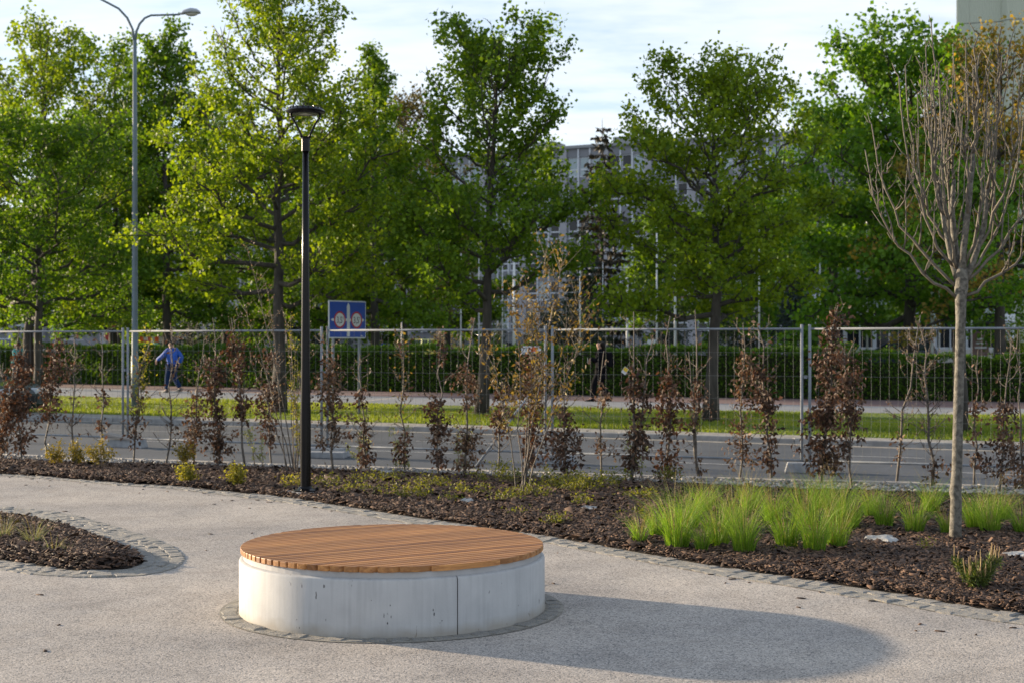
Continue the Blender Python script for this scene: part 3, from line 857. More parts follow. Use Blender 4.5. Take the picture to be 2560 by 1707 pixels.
def resample(pl, xs):
    p = np.array(pl); return [(float(x), float(np.interp(x, p[:, 0], p[:, 1]))) for x in xs]
XS = list(np.linspace(-70, 36, 107))
def strip(name, la, lb, z, matr, z2=None):
    a = resample(la, XS); b = resample(lb, XS)
    n = len(XS)
    mb = MB()
    mb.add([(x, y, z) for x, y in a] + [(x, y, z if z2 is None else z2) for x, y in b], [(i, i+1, n+i+1, n+i) for i in range(n-1)])
    o = mb.build(name, matr)
    tag(o, kind='structure')
    return o
def kerbwall(name, la, lb, z0, z1, matr):
    a = resample(la, XS); b = resample(lb, XS); n = len(XS)
    mb = MB()
    mb.add([(x, y, z0) for x, y in a] + [(x, y, z1) for x, y in a] + [(x, y, z1) for x, y in b] + [(x, y, z0) for x, y in b],
           [(i, i+1, n+i+1, n+i) for i in range(n-1)] + [(n+i, n+i+1, 2*n+i+1, 2*n+i) for i in range(n-1)] + [(2*n+i, 2*n+i+1, 3*n+i+1, 3*n+i) for i in range(n-1)])
    o = mb.build(name, matr, bevel=0.008)
    tag(o, kind='structure')
    return o

g = MB().add([(-900, -60, -0.14), (900, -60, -0.14), (900, 1500, -0.14), (-900, 1500, -0.14)], [(0, 1, 2, 3)]).build('ground', M['terrain'])
tag(g, kind='structure')
strip('road', near_kerb_far, far_kerb_near, ROAD_Z, M['asphalt'])
# kerb stones are laid one by one along the near kerb
def kerb_stones(name, la, lb, z0, z1, matr, x0, x1, step):
    root = MB()
    root.add([(x, y, z0-0.05) for x, y in resample(la, XS)] + [(x, y, z0-0.05) for x, y in resample(lb, XS)],
             [(i, i+1, len(XS)+i+1, len(XS)+i) for i in range(len(XS)-1)])
    base = root.build(name, M['sand']); tag(base, kind='structure')
    x = x0; k = 0
    while x < x1:
        xa, xb = x+0.004, x+step-0.004
        (p0x, p0y), (p1x, p1y) = resample(la, [xa, xb]); (q0x, q0y), (q1x, q1y) = resample(lb, [xa, xb])
        dz = random.Random(k).uniform(-0.006, 0.006)
        m_ = MB().add([(q0x, q0y, z0), (q1x, q1y, z0), (p1x, p1y, z0), (p0x, p0y, z0), (q0x, q0y, z1+dz), (q1x, q1y, z1+dz), (p1x, p1y, z1+dz), (p0x, p0y, z1+dz)],
                      [(0,3,2,1),(4,5,6,7),(0,1,5,4),(1,2,6,5),(2,3,7,6),(3,0,4,7)])
        m_.build('kerb_stone', matr, base, bevel=0.012)
        x += step; k += 1
    return base
nk_near = [(x-0.05, y-0.13) for x, y in near_kerb_far]
kerb_stones('near_kerb', near_kerb_far, nk_near, -0.12, 0.03, M['kerb'], -11, 11, 1.0)
kerb_stones('far_kerb', far_kerb_far, far_kerb_near, -0.12, 0.04, M['kerb_grey'], -17, 13, 1.0)
strip('verge', far_kerb_far, grass_near, 0.030, M['dust'], 0.045)
strip('gravel_bed', gravel_near, nk_near, 0.006, M['sand'])
strip('lawn', grass_near, grass_far, 0.035, M['lawn'], 0.05)
strip('pavement', grass_far, pave_far, 0.054, M['pave'])
strip('red_pavement', pave_far, red_far, 0.050, M['redpave'])
for (u0, v0, u1, v1, wd) in [(520, 1088, 900, 1101, 0.5), (1700, 1140, 2100, 1152, 0.7), (1150, 1090, 1420, 1100, 0.35)]:
    a = Vector((*ground(u0, v0, ROAD_Z), ROAD_Z+0.003)); b = Vector((*ground(u1, v1, ROAD_Z), ROAD_Z+0.003)); d = (b-a).normalized(); s_ = Vector((-d.y, d.x, 0))*wd/2
    tag(MB().add([a-s_, b-s_, b+s_, a+s_], [(0, 1, 2, 3)]).build('road_patch', M['patch']), kind='structure')
edge_strip = strip('gutter', [(x-0.12, y-0.28) for x, y in far_kerb_near], far_kerb_near, ROAD_Z+0.004, M['dust'])
back_edge = [(x+0.6, y+1.2) for x, y in red_far]
strip('hedge_ground', red_far, back_edge, 0.05, M['soil'])
back2 = [(x+4.0, y+8.0) for x, y in red_far]
strip('bank', back_edge, back2, 0.05, M['lawn'], 0.40)
pk = MB()
b2 = resample(back2, XS)
pk.add([(x, y, 0.40) for x, y in b2] + [(x*3, 420.0, 0.40) for x, y in b2], [(i, i+1, len(XS)+i+1, len(XS)+i) for i in range(len(XS)-1)])
tag(pk.build('car_park', M['asphalt']), kind='structure')

# the light slab joint across the grey pavement and painted lane dashes
def dash(u0, v0, u1, v1, wid=0.09):
    a = Vector((*ground(u0, v0, ROAD_Z), ROAD_Z+0.004)); b = Vector((*ground(u1, v1, ROAD_Z), ROAD_Z+0.004))
    d = (b-a).normalized(); s_ = Vector((-d.y, d.x, 0))*wid/2
    return MB().add([a-s_, b-s_, b+s_, a+s_], [(0, 1, 2, 3)])
mk = empty('lane_markings', (0, 0, 0)); tag(mk, kind='structure')
for q in [(58,1066,107,1068),(275,1074,462,1080),(686,1088,870,1095),(1037,1102,1240,1109),(1489,1118,1737,1126),(2086,1138,2313,1145),
          (241,1098,441,1105),(924,1126,1137,1133),(1648,1154,1862,1162),(2330,1178,2560,1187),(-300,1083,-60,1088)]:
    dash(*q).build('lane_dash', M['paint'], mk)
for (u0, v0, u1, v1) in [(1595, 1024, 1690, 1007), (2370, 1036, 2425, 1019), (880, 1006, 1010, 992), (300, 993, 420, 975)]:
    a = Vector((*ground(u0, v0, 0.05), 0.058)); b = Vector((*ground(u1, v1, 0.05), 0.058)); d = (b-a).normalized(); s_ = Vector((-d.y, d.x, 0))*0.10
    MB().add([a-s_, b-s_, b+s_, a+s_], [(0, 1, 2, 3)]).build('pale_band', M['kerb'], mk)

# ------------------------------------------------------------------ plaza path
pth = MB()
gx = np.linspace(-16, 12, 3)
pe_ = resample(gravel_near, XS[::4]); n_ = len(pe_)
pth.add([(x, -12.0, 0) for x, y in pe_] + [(x, max(y, -11.0) - 0.3, 0) for x, y in pe_], [(i, i+1, n_+i+1, n_+i) for i in range(n_-1)])
po = pth.build('path', M['path']); tag(po, kind='structure')

mulch_edge_px = [(0,1184),(142,1194),(284,1206),(440,1216),(604,1232),(700,1242),(785,1254),(884,1269),(1037,1293),(1190,1316),(1353,1338),
                 (1568,1376),(1782,1415),(1996,1447),(2210,1479),(2425,1518),(2560,1537)]
path_edge_px = [(0,1189),(142,1199),(284,1212),(440,1222),(604,1243),(700,1254),(785,1267),(884,1284),(1037,1310),(1190,1332),(1364,1356),
                (1568,1396),(1782,1436),(1996,1469),(2210,1506),(2425,1544),(2560,1562)]
ME = [ground(u, v) for u, v in mulch_edge_px]
PE = [ground(u, v) for u, v in path_edge_px]
def ext_ends(pl, l0, l1):
    a, b = Vector(pl[0]), Vector(pl[1]); c, d = Vector(pl[-1]), Vector(pl[-2])
    p = a + (a-b).normalized()*l0; q = c + (c-d).normalized()*l1
    return [tuple(p)] + list(pl) + [tuple(q)]
ME = ext_ends(ME, 9, 3.2); PE = ext_ends(PE, 9, 3.2)

def smooth_line(pl, step):
    P = np.array(pl); s = np.concatenate([[0], np.cumsum(np.hypot(*np.diff(P, axis=0).T))])
    t = np.arange(0, s[-1], step)
    return np.stack([np.interp(t, s, P[:, 0]), np.interp(t, s, P[:, 1])], 1)

def sett_mesh(seed, top=0.02):
    rng = random.Random(seed)
    v = []
    j = lambda a: rng.uniform(-a, a)
    for z, k in ((-0.03, 0.5), (top*0.45, 0.5), (top, 0.40)):
        for sx, sy in ((-1,-1), (0,-1.04), (1,-1), (1.04,0), (1,1), (0,1.04), (-1,1), (-1.04,0)):
            v.append((sx*k + j(0.075), sy*k + j(0.075), z + (j(0.0022) if z > 0 else 0)))
    v.append((j(0.1), j(0.1), top + j(0.002)))
    f = []
    for l in range(2):
        for i in range(8):
            f.append((l*8+i, l*8+(i+1) % 8, (l+1)*8+(i+1) % 8, (l+1)*8+i))
    for i in range(8): f.append((16+i, 16+(i+1) % 8, 24))
    me = bpy.data.meshes.new('sett'); me.from_pydata(v, [], f); me.update(); me.materials.append(M['sett'])
    return me
SETTS = [sett_mesh(i, 0.008 + 0.002*(i % 3)) for i in range(9)]
def place_sett(rng, parent, x, y, ang, lx, ly, z=0.0):
    o = bpy.data.objects.new('sett', rng.choice(SETTS)); C.objects.link(o); o.parent = parent
    o.location = (x, y, z + rng.uniform(-0.006, 0.004)); o.rotation_euler = (rng.uniform(-0.04, 0.04), rng.uniform(-0.04, 0.04), ang + rng.uniform(-0.07, 0.07) + rng.choice([0, PI]))
    o.scale = (lx*rng.uniform(0.82, 0.98), ly*rng.uniform(0.82, 0.98), 1)
    return o
def band_sheet(name, A, B, z, matr):
    n = len(A); mb = MB()
    mb.add([(x, y, z) for x, y in A] + [(x, y, z) for x, y in B], [(i, i+1, n+i+1, n+i) for i in range(n-1)])
    o = mb.build(name, matr); tag(o, kind='structure'); return o

rs = random.Random(5)
ns_ = 260
PEs = np.array(PE); MEs = np.array(ME)
def arc_sample(pl, n):
    P = np.array(pl); s = np.concatenate([[0], np.cumsum(np.hypot(*np.diff(P, axis=0).T))])
    t = np.linspace(0, s[-1], n); return np.stack([np.interp(t, s, P[:, 0]), np.interp(t, s, P[:, 1])], 1)
band = band_sheet('sett_edging', arc_sample(PE, 120), arc_sample(ME, 120), 0.004, M['sand'])
# two to three courses of setts follow the edge
Pc = smooth_line(PE, 0.02)
Mp = np.array(ME)
def nearest_on(pl, p):
    A = pl[:-1]; B = pl[1:]; d = B-A; t = np.clip(((p-A)*d).sum(1)/np.maximum((d*d).sum(1), 1e-9), 0, 1)
    q = A + d*t[:, None]; k = np.argmin(((q-p)**2).sum(1)); return q[k]
i = 0; cnt = 0
vis_start = int(8.0/0.02)
i = vis_start
while i < len(Pc)-8 and cnt < 300:
    p = Pc[i]
    if p[0] > 4.6: break
    q = nearest_on(Mp, p); wv = q-p; wd = np.linalg.norm(wv)
    tdir = Pc[min(i+3, len(Pc)-1)] - Pc[max(i-3, 0)]; ang = math.atan2(tdir[1], tdir[0])
    rows = 2 if wd > 0.2 else (2 if wd > 0.15 else 1)
    l = rs.uniform(0.12, 0.16)
    for r_ in range(rows):
        c = p + wv*((r_+0.5)/rows)
        off = tdir/np.linalg.norm(tdir)*(0.07 if r_ % 2 else 0)
        place_sett(rs, band, c[0]+off[0], c[1]+off[1], ang, l*1.03, min(wd/rows, 0.19)*1.02)
        cnt += 1
    i += int(l/0.02)

# planted island on the left: outer setts, inner bark
outer_px = [(-260,1262),(-120,1262),(0,1267),(80,1273),(142,1281),(220,1298),(284,1317),(345,1334),(391,1349),(425,1363),(444,1374),(457,1386),(462,1397),(456,1408),(440,1419),(405,1430),(355,1438),(290,1442),(231,1443),(160,1441),(89,1436),(0,1423),(-120,1404),(-260,1385)]
inner_px = [(-260,1288),(-120,1290),(0,1298),(70,1306),(131,1318),(185,1331),(220,1342),(265,1357),(302,1371),(325,1380),(340,1388),(350,1396),(354,1404),(352,1411),(343,1416),(332,1419),(318,1422),(270,1426),(213,1429),(160,1424),(107,1416),(0,1400),(-120,1381),(-260,1362)]
OI = [ground(u, v) for u, v in outer_px]; II = [ground(u, v) for u, v in inner_px]
isl = band_sheet('island_edging', OI, II, 0.004, M['sand'])
OA = np.array(OI); IA = np.array(II); cnt = 0; rs2 = random.Random(9)
for k in range(len(OA)-1):
    seg = (np.linalg.norm(OA[k+1]-OA[k]) + np.linalg.norm(IA[k+1]-IA[k]))/2
    wd = (np.linalg.norm(OA[k]-IA[k]) + np.linalg.norm(OA[k+1]-IA[k+1]))/2
    rows = max(2, int(round(wd/0.125)))
    for r_ in range(rows):
        f = (r_+0.5)/rows
        p0 = OA[k]*(1-f)+IA[k]*f; p1 = OA[k+1]*(1-f)+IA[k+1]*f; ln = np.linalg.norm(p1-p0); nn = max(1, int(round(ln/0.135)))
        ang = math.atan2(*(p1-p0)[::-1])
        for q in range(nn):
            c = p0 + (p1-p0)*((q+0.5)/nn)
            if c[0] > -5.9 and cnt < 300:
                place_sett(rs2, isl, c[0], c[1], ang, ln/nn*1.02, wd/rows*1.0); cnt += 1

# ------------------------------------------------------------------ bark mulch
def inside(poly, P):
    x, y = P[:, 0], P[:, 1]; c = np.zeros(len(P), bool); n = len(poly); j = n-1
    for i in range(n):
        xi, yi = poly[i]; xj, yj = poly[j]
        if yi != yj:
            m_ = ((yi > y) != (yj > y)) & (x < (xj-xi)*(y-yi)/(yj-yi) + xi); c ^= m_
        j = i
    return c
def dist_poly(poly, P):
    d = np.full(len(P), 1e9); n = len(poly)
    for i in range(n):
        a = np.array(poly[i]); b = np.array(poly[(i+1) % n]); ab = b-a
        t = np.clip(((P-a)@ab)/max(ab@ab, 1e-9), 0, 1); q = a + t[:, None]*ab
        d = np.minimum(d, np.hypot(*(P-q).T))
    return d
def bumpy(P):
    return 0.012*np.sin(P[:, 0]*2.1+1.3)*np.cos(P[:, 1]*1.7) + 0.010*np.sin(P[:, 0]*5.3)*np.sin(P[:, 1]*4.7+0.6)
def mulch(name, poly, label, seed, dens_fn, hmax, bbox, island=False):
    rng = np.random.default_rng(seed)
    x0, x1, y0, y1 = bbox
    base = bpy.data.meshes.new(name); bm = bmesh.new()
    vv = [bm.verts.new((x, y, 0.010)) for x, y in poly]; bm.faces.new(vv); bmesh.ops.triangulate(bm, faces=bm.faces); 
    bmesh.ops.recalc_face_normals(bm, faces=bm.faces); bm.to_mesh(base); bm.free()
    bo = link(name, base, M['soil']); tag(bo, kind='structure')
    # mounded bed
    st = 0.12
    gx_, gy_ = np.meshgrid(np.arange(x0, x1, st), np.arange(y0, y1, st), indexing='ij')
    G = np.stack([gx_.ravel(), gy_.ravel()], 1); ins = inside(poly, G); d = np.where(ins, dist_poly(poly, G), 0)
    z = 0.012 + np.minimum(d*0.45, hmax) + np.where(ins, bumpy(G), 0)*np.minimum(d*3, 1)
    nx, ny = gx_.shape; idx = np.arange(nx*ny).reshape(nx, ny)
    Fq = np.stack([idx[:-1, :-1], idx[1:, :-1], idx[1:, 1:], idx[:-1, 1:]], -1).reshape(-1, 4)
    keep = ins[Fq].all(1)
    me = fastmesh('bed', np.concatenate([G, z[:, None]], 1), Fq[keep], smooth=True)
    link('bed', me, M['soil'], bo)
    # chips
    n = int((x1-x0)*(y1-y0)*2600)
    P = np.stack([rng.uniform(x0, x1, n), rng.uniform(y0, y1, n)], 1)
    P = P[rng.uniform(0, 1, n) < dens_fn(P)]
    P = P[inside(poly, P)]
    d = dist_poly(poly, P)
    z = 0.014 + np.minimum(d*0.45, hmax) + bumpy(P)*np.minimum(d*3, 1) + rng.uniform(0.0, 0.016, len(P))
    n = len(P)
    far = np.clip((P[:, 1]-9)/9, 0, 1)
    Lc = rng.gamma(3.0, 0.0115, n)*(1+0.5*far)+0.010; Wc = Lc*rng.uniform(0.15, 0.5, n); Tc = rng.uniform(0.003, 0.009, n)
    yaw = rng.uniform(0, 2*PI, n); pit = rng.normal(0, 0.32, n); rol = rng.normal(0, 0.35, n)
    cy, sy = np.cos(yaw), np.sin(yaw); cp, sp = np.cos(pit), np.sin(pit); cr, sr = np.cos(rol), np.sin(rol)
    X = np.stack([cy*cp, sy*cp, sp], 1); Yv = np.stack([-sy*cr - cy*sp*sr, cy*cr - sy*sp*sr, cp*sr], 1); Z = np.cross(X, Yv)
    C0 = np.concatenate([P, z[:, None]], 1)
    def pt(a, b, c): return C0 + X*(Lc*a)[:, None]*0.5 + Yv*(Wc*b)[:, None]*0.5 + Z*(Tc*c)[:, None]
    V = np.stack([pt(-1,-0.7,0), pt(1,-1,0), pt(0.8,1,0), pt(-0.9,0.9,0), pt(-0.95,-0.6,1), pt(0.9,-0.8,0.8), pt(0.75,0.8,1), pt(-0.85,0.7,0.7)], 1).reshape(-1, 3)
    i = np.arange(n)[:, None]*8
    Fc = np.concatenate([np.concatenate([i+a for a in q], 1) for q in ((4,5,6,7),(0,1,5,4),(1,2,6,5),(2,3,7,6),(3,0,4,7))], 0)
    t = np.clip(rng.beta(1.2, 3.0, n) + (rng.uniform(0, 1, n) < 0.08)*0.5, 0, 1)
    me = fastmesh('bark_chips', V, Fc, np.repeat(t, 8))
    o = link('bark_chips', me, M['chip']); tag(o, label, 'bark mulch', kind='stuff')
    return bo, n
g_near = resample(gravel_near, np.linspace(-16, 8.5, 30))
poly_main = [p for p in ME] + [(9.0, 3.5), (9.0, resample(gravel_near, [9.0])[0][1])] + g_near[::-1]
poly_main = [(x, y) for x, y in poly_main if x > -16.5]
def dm(P):
    return np.clip(1.05 - (P[:, 1]-8)/20.0, 0.42, 1)*np.where(np.abs(P[:, 0]) < P[:, 1]*0.37+0.3, 1, 0.10)
_, nc = mulch('planting_bed', poly_main, 'dark brown bark mulch covering the long bed beside the road', 11, dm, 0.03, (-16, 9, 4.0, 27))
def di(P): return np.where(P[:, 0] > -P[:, 1]*0.37-0.3, 1.0, 0.12)
_, nc2 = mulch('island_bed', II, 'dark brown bark mulch heaped in the small island bed', 12, di, 0.07, (-7.2, -2.2, 9.5, 15.5))
print('chips', nc, nc2)

rng_ = np.random.default_rng(41)
nst = 60
tt_ = rng_.uniform(0.3, 0.98, nst)
Pm = np.array([Pc[int(t*(len(Pc)-1))] for t in tt_]); off = rng_.gamma(1.2, 0.22, nst)
Pm[:, 0] -= off*0.75; Pm[:, 1] -= off*0.65
ex = np.stack([rng_.uniform(-5.0, 4.5, 26), rng_.uniform(6.0, 16.0, 26)], 1)
Pm = np.concatenate([Pm, ex]); Pm = Pm[np.hypot(Pm[:, 0]+0.784, Pm[:, 1]-9.385) > 1.2]; nst = len(Pm)
Lq = rng_.uniform(0.008, 0.034, nst); yw = rng_.uniform(0, 2*PI, nst); Wq = Lq*rng_.uniform(0.2, 0.5, nst)
cx_, sx_ = np.cos(yw), np.sin(yw)
def _c(a, b, z): return np.stack([Pm[:, 0]+cx_*Lq*a-sx_*Wq*b, Pm[:, 1]+sx_*Lq*a+cx_*Wq*b, np.full(nst, z)], 1)
Vq = np.stack([_c(-1,-1,0.001), _c(1,-0.8,0.001), _c(0.9,1,0.001), _c(-0.8,0.9,0.001), _c(-0.9,-0.7,0.007), _c(0.8,-0.6,0.006), _c(0.7,0.8,0.008), _c(-0.7,0.7,0.006)], 1).reshape(-1, 3)
iq = np.arange(nst)[:, None]*8
Fq_ = np.concatenate([np.concatenate([iq+a for a in q], 1) for q in ((4,5,6,7),(0,1,5,4),(1,2,6,5),(2,3,7,6),(3,0,4,7))], 0)
tag(link('stray_chips', fastmesh('stray_chips', Vq, Fq_, np.repeat(rng_.uniform(0, 0.6, nst), 8)), M['chip']), 'stray bark chips scattered over the pale path', 'bark mulch', kind='stuff')

# ------------------------------------------------------------------ pebbles, turf
def pebbles(name, label, seed, n, la, lb, x0, x1):
    rng = np.random.default_rng(seed)
    bm = bmesh.new(); bmesh.ops.create_icosphere(bm, subdivisions=1, radius=1.0)
    T = np.array([v.co[:] for v in bm.verts]); TF = np.array([[v.index for v in f.verts] for f in bm.faces]); bm.free()
    xs = rng.uniform(x0, x1, n); a = np.array(resample(la, xs)); b = np.array(resample(lb, xs)); f = rng.uniform(0, 1, n)
    P = a + (b-a)*f[:, None]
    s = rng.uniform(0.012, 0.034, n)
    sc3 = np.stack([s*rng.uniform(0.8, 1.5, n), s*rng.uniform(0.7, 1.2, n), s*rng.uniform(0.4, 0.8, n)], 1)
    an = rng.uniform(0, 2*PI, n); c, s_ = np.cos(an), np.sin(an)
    Tn = T[None]*(1+rng.normal(0, 0.10, (n, len(T), 1)))*sc3[:, None, :]
    V = np.stack([Tn[..., 0]*c[:, None]-Tn[..., 1]*s_[:, None], Tn[..., 0]*s_[:, None]+Tn[..., 1]*c[:, None], Tn[..., 2]], -1)
    V[..., 0] += P[:, 0, None]; V[..., 1] += P[:, 1, None]; V[..., 2] += 0.012 + rng.uniform(0, 0.02, n)[:, None]
    F = TF[None] + (np.arange(n)*len(T))[:, None, None]
    me = fastmesh(name, V.reshape(-1, 3), F.reshape(-1, 3), np.repeat(rng.beta(1.6, 1.8, n), len(T)), smooth=True)
    tag(link(name, me, M['pebble']), label, 'gravel', kind='stuff')
pebbles('gravel', 'pale grey pebbles in the strip between bark bed and kerb', 3, 5200, gravel_near, nk_near, -9.5, 8.0)

def turf(name, label, seed, n, la, lb, x0, x1, h, z):
    rng = np.random.default_rng(seed)
    xs = rng.uniform(x0, x1, n); a = np.array(resample(la, xs)); b = np.array(resample(lb, xs))
    f = rng.uniform(0, 1, n); P = a + (b-a)*f[:, None]
    an = rng.uniform(0, 2*PI, n); c, s_ = np.cos(an)*0.013, np.sin(an)*0.013
    hh = h*rng.uniform(0.4, 1.2, n)*(0.75+0.5*np.sin(P[:, 0]*0.9)*np.sin(P[:, 1]*0.7+1)); lx, ly = rng.normal(0, 0.4, n)*hh, rng.normal(0, 0.4, n)*hh
    z0 = np.full(n, z)
    V = np.stack([np.stack([P[:, 0]-c, P[:, 1]-s_, z0], 1), np.stack([P[:, 0]+c, P[:, 1]+s_, z0], 1), np.stack([P[:, 0]+lx, P[:, 1]+ly, z0+hh], 1)], 1).reshape(-1, 3)
    F = np.arange(3*n).reshape(-1, 3)
    tt = np.clip(0.5 + 0.35*np.sin(P[:, 0]*0.5+1)*np.sin(P[:, 1]*0.8) + rng.normal(0, 0.2, n), 0, 1)
    me = fastmesh(name, V, F, np.repeat(tt, 3))
    tag(link(name, me, M['grass']), label, 'grass', kind='stuff')
turf('turf', 'short green grass on the strip between road and pavement', 4, 110000, [(x+0.02, y+0.05) for x, y in grass_near], grass_far, -19, 14, 0.085, 0.04)

# ------------------------------------------------------------------ round bench
BX, BY = -0.784, 9.385
bench = empty('round_bench', (BX, BY, 0), 0, 'round concrete bench with a slatted brown wooden top', 'bench')
prof = [(0.86, 0.0), (1.0, 0.0), (1.0, 0.334), (0.9965, 0.344), (0.988, 0.350), (0.975, 0.352), (0.86, 0.352)]
for k in range(3):
    a_ = -90 + 27.3 + 120*k
    g_ = 0.22
    mb = MB().lathe(prof, 40, a0=R(a_+g_), a1=R(a_+120-g_))
    q = len(prof); nV = len(mb.v)
    mb.f.append(tuple(range(q))); mb.f.append(tuple(range(nV-q, nV))[::-1])
    for i_ in range(40): mb.f.append((i_*q, i_*q+q-1, (i_+1)*q+q-1, (i_+1)*q))
    o = mb.build('concrete_segment', M['concrete'], bench)
    me = o.data
    me.polygons.foreach_set('use_smooth', [len(p.vertices) == 4 for p in me.polygons])
    es = o.modifiers.new('edge', 'EDGE_SPLIT'); es.split_angle = R(35)
MB().lathe([(0.94, 0.30), (0.968, 0.335), (0.972, 0.345), (0.972, 0.3875), (0.955, 0.3875)], 96).build('support_collar', M['collar'], bench, smooth=False)
# slats, cut to the circle
ca, sa = math.cos(R(32)), math.sin(R(32))
pitch = 0.0635; RW = 0.990
ns = int(2*RW/pitch)
for k in range(ns+1):
    c = (k - ns/2)*pitch
    y0, y1 = c-0.0235, c+0.0235
    y0 = max(y0, -RW+0.004); y1 = min(y1, RW-0.004)
    if y1-y0 < 0.012: continue
    m_ = 6 if abs(c) < 0.8 else 12
    ys = np.linspace(y0, y1, m_)
    poly = [(math.sqrt(max(RW*RW-y*y, 1e-4)), y) for y in ys] + [(-math.sqrt(max(RW*RW-y*y, 1e-4)), y) for y in ys[::-1]]
    MB().prism(poly, 0.389, 0.4235).build('slat', M['wood'], bench, rot=(0, 0, R(32)), bevel=0.003)
for t in (-0.62, 0.0, 0.62):
    hl = math.sqrt(0.95**2 - t*t) - 0.02
    MB().box(t-0.03, t+0.03, -hl, hl, 0.345, 0.3885).build('batten', M['collar'], bench, rot=(0, 0, R(32)))
M['scrape'] = mat('scrape_mark', (0.045, 0.045, 0.048), (0.12, 0.12, 0.12), rough=0.8, scale=80)
for q_, (zx, zy, w_, h_) in enumerate([(1230, 685, 6, 14), (1190, 752, 5, 34), (1236, 760, 5, 20), (1213, 802, 10, 16), (1508, 715, 7, 18), (1514, 742, 9, 26), (1565, 785, 9, 9), (598, 778, 6, 8), (616, 832, 5, 16), (1107, 652, 5, 7), (1552, 800, 5, 6)]):
    u_ = 540+zx/2.613; v_ = 1250+zy/2.613
    an = math.asin((u_-983)/424.0); yf = BY - math.cos(an); z_ = CAM_H-(v_-853.5)*yf/FPX
    hw_, hh_ = w_/2.613/424/2, h_/2.613/424/2; rr_ = random.Random(q_)
    pts_ = [(-hw_*0.5, -hh_), (hw_*0.6, -hh_*0.8), (hw_, hh_*0.1), (hw_*0.3, hh_), (-hw_*0.6, hh_*0.7), (-hw_, -hh_*0.1)]
    mb_ = MB().add([((1.0006)*math.sin(an+x_), -(1.0006)*math.cos(an+x_), z_+y_) for x_, y_ in pts_], [tuple(range(6))])
    mb_.build('scrape', M['scrape'], bench)
ring = band_sheet('bench_edging', [(BX+1.125*math.cos(t), BY+1.125*math.sin(t)) for t in np.linspace(0, 2*PI, 73)],
                  [(BX+0.99*math.cos(t), BY+0.99*math.sin(t)) for t in np.linspace(0, 2*PI, 73)], 0.004, M['sand'])
rs3 = random.Random(21)
for k in range(52):
    t = 2*PI*k/52
    place_sett(rs3, ring, BX+1.058*math.cos(t), BY+1.058*math.sin(t), t+PI/2, 0.125, 0.105)

# ------------------------------------------------------------------ black park lamp
lx, ly = bear(764, 16.1), 16.1
lamp = empty('park_lamp', (lx, ly, 0), R(8), 'slim black park lamp with disc head standing behind the path edge', 'lamp')
MB().box(-0.16, 0.16, -0.16, 0.16, -0.05, 0.065).build('plinth', M['block'], lamp, rot=(0, 0, R(28)), bevel=0.01)
MB().lathe([(0.0, 0.067), (0.15, 0.067), (0.15, 0.080), (0.09, 0.095), (0.066, 0.12), (0.0, 0.12)], 28).build('base_flange', M['black'], lamp, smooth=False)
for a in (45, 135, 225, 315):
    MB().lathe([(0, 0.062), (0.016, 0.062), (0.016, 0.105), (0, 0.115)], 8, cx=0.135*math.cos(R(a+28)), cy=0.135*math.sin(R(a+28))).build('bolt', M['black'], lamp)
MB().lathe([(0.060, 0.10), (0.060, 0.9), (0.052, 1.3), (0.043, 2.6), (0.034, 3.95), (0.0, 3.95)], 32).build('pole', M['black'], lamp, smooth=True)
MB().lathe([(0.034, 3.90), (0.048, 3.90), (0.048, 4.035), (0.050, 4.05), (0.036, 4.07), (0.0, 4.07)], 28).build('head_socket', M['black'], lamp, smooth=False)
for s_ in (-1, 1):
    MB().tube([(s_*0.036, 0, 4.03), (s_*0.055, 0, 4.10), (s_*0.115, 0, 4.22), (s_*0.158, 0, 4.29), (s_*0.168, 0, 4.335)], [0.014, 0.013, 0.012, 0.012, 0.013], 8).build('head_arm', M['black'], lamp, smooth=True)
hd = MB().lathe([(0.0, 4.318), (0.150, 4.318), (0.165, 4.322), (0.214, 4.336), (0.222, 4.350), (0.212, 4.362), (0.190, 4.378), (0.175, 4.390), (0.0, 4.392)], 40).build('head', M['black'], lamp, smooth=False)
for k in range(18):
    t = 2*PI*k/18
    MB().box(-0.012, 0.012, -0.006, 0.006, 0, 0.012).build('cooling_rib', M['black'], hd, loc=(0.183*math.cos(t), 0.183*math.sin(t), 4.381), rot=(0, 0, t))
MB().prism([(0.083, 0), (0, 0.083), (-0.083, 0), (0, -0.083)], 4.3165, 4.3185).build('lens', M['lens'], lamp)

# ------------------------------------------------------------------ tall street lamp
sx, sy = ground(337, 1018, 0.04)
sl = empty('street_lamp', (sx, sy, 0.04), 0, 'tall grey blue street lamp with two curved arms on the grass strip', 'lamp')
zf = hgt(105, sy)
MB().tube([(0, 0, 0), (0, 0, 1.35), (0, 0, 1.36), (0, 0, zf*0.55), (0, 0, zf)], [0.092, 0.092, 0.078, 0.068, 0.048], 20).build('pole', M['pole'], sl, smooth=True)
zt = hgt(43, sy); xr = 112*sy/FPX
MB().tube([(0.01, 0, zf-0.05), (0.04, 0, zf+0.22), (0.12, 0, zf+0.42), (0.26, 0, zt-0.07), (0.42, 0, zt), (xr, 0, zt+0.02)], [0.036, 0.034, 0.032, 0.030, 0.028, 0.026], 10).build('arm', M['pole'], sl, smooth=True)
pl_ = [(-0.01, 0, zf-0.05), (-0.06, 0, zf+0.28), (-0.20, 0, zf+0.58), (-0.42, 0, zf+0.82), (-0.72, 0, zf+0.98), (-1.0, 0, zf+1.12), (-1.35, 0, zf+1.3)]
MB().tube(pl_, [0.036, 0.034, 0.032, 0.030, 0.028, 0.027, 0.026], 10).build('arm', M['pole'], sl, smooth=True)
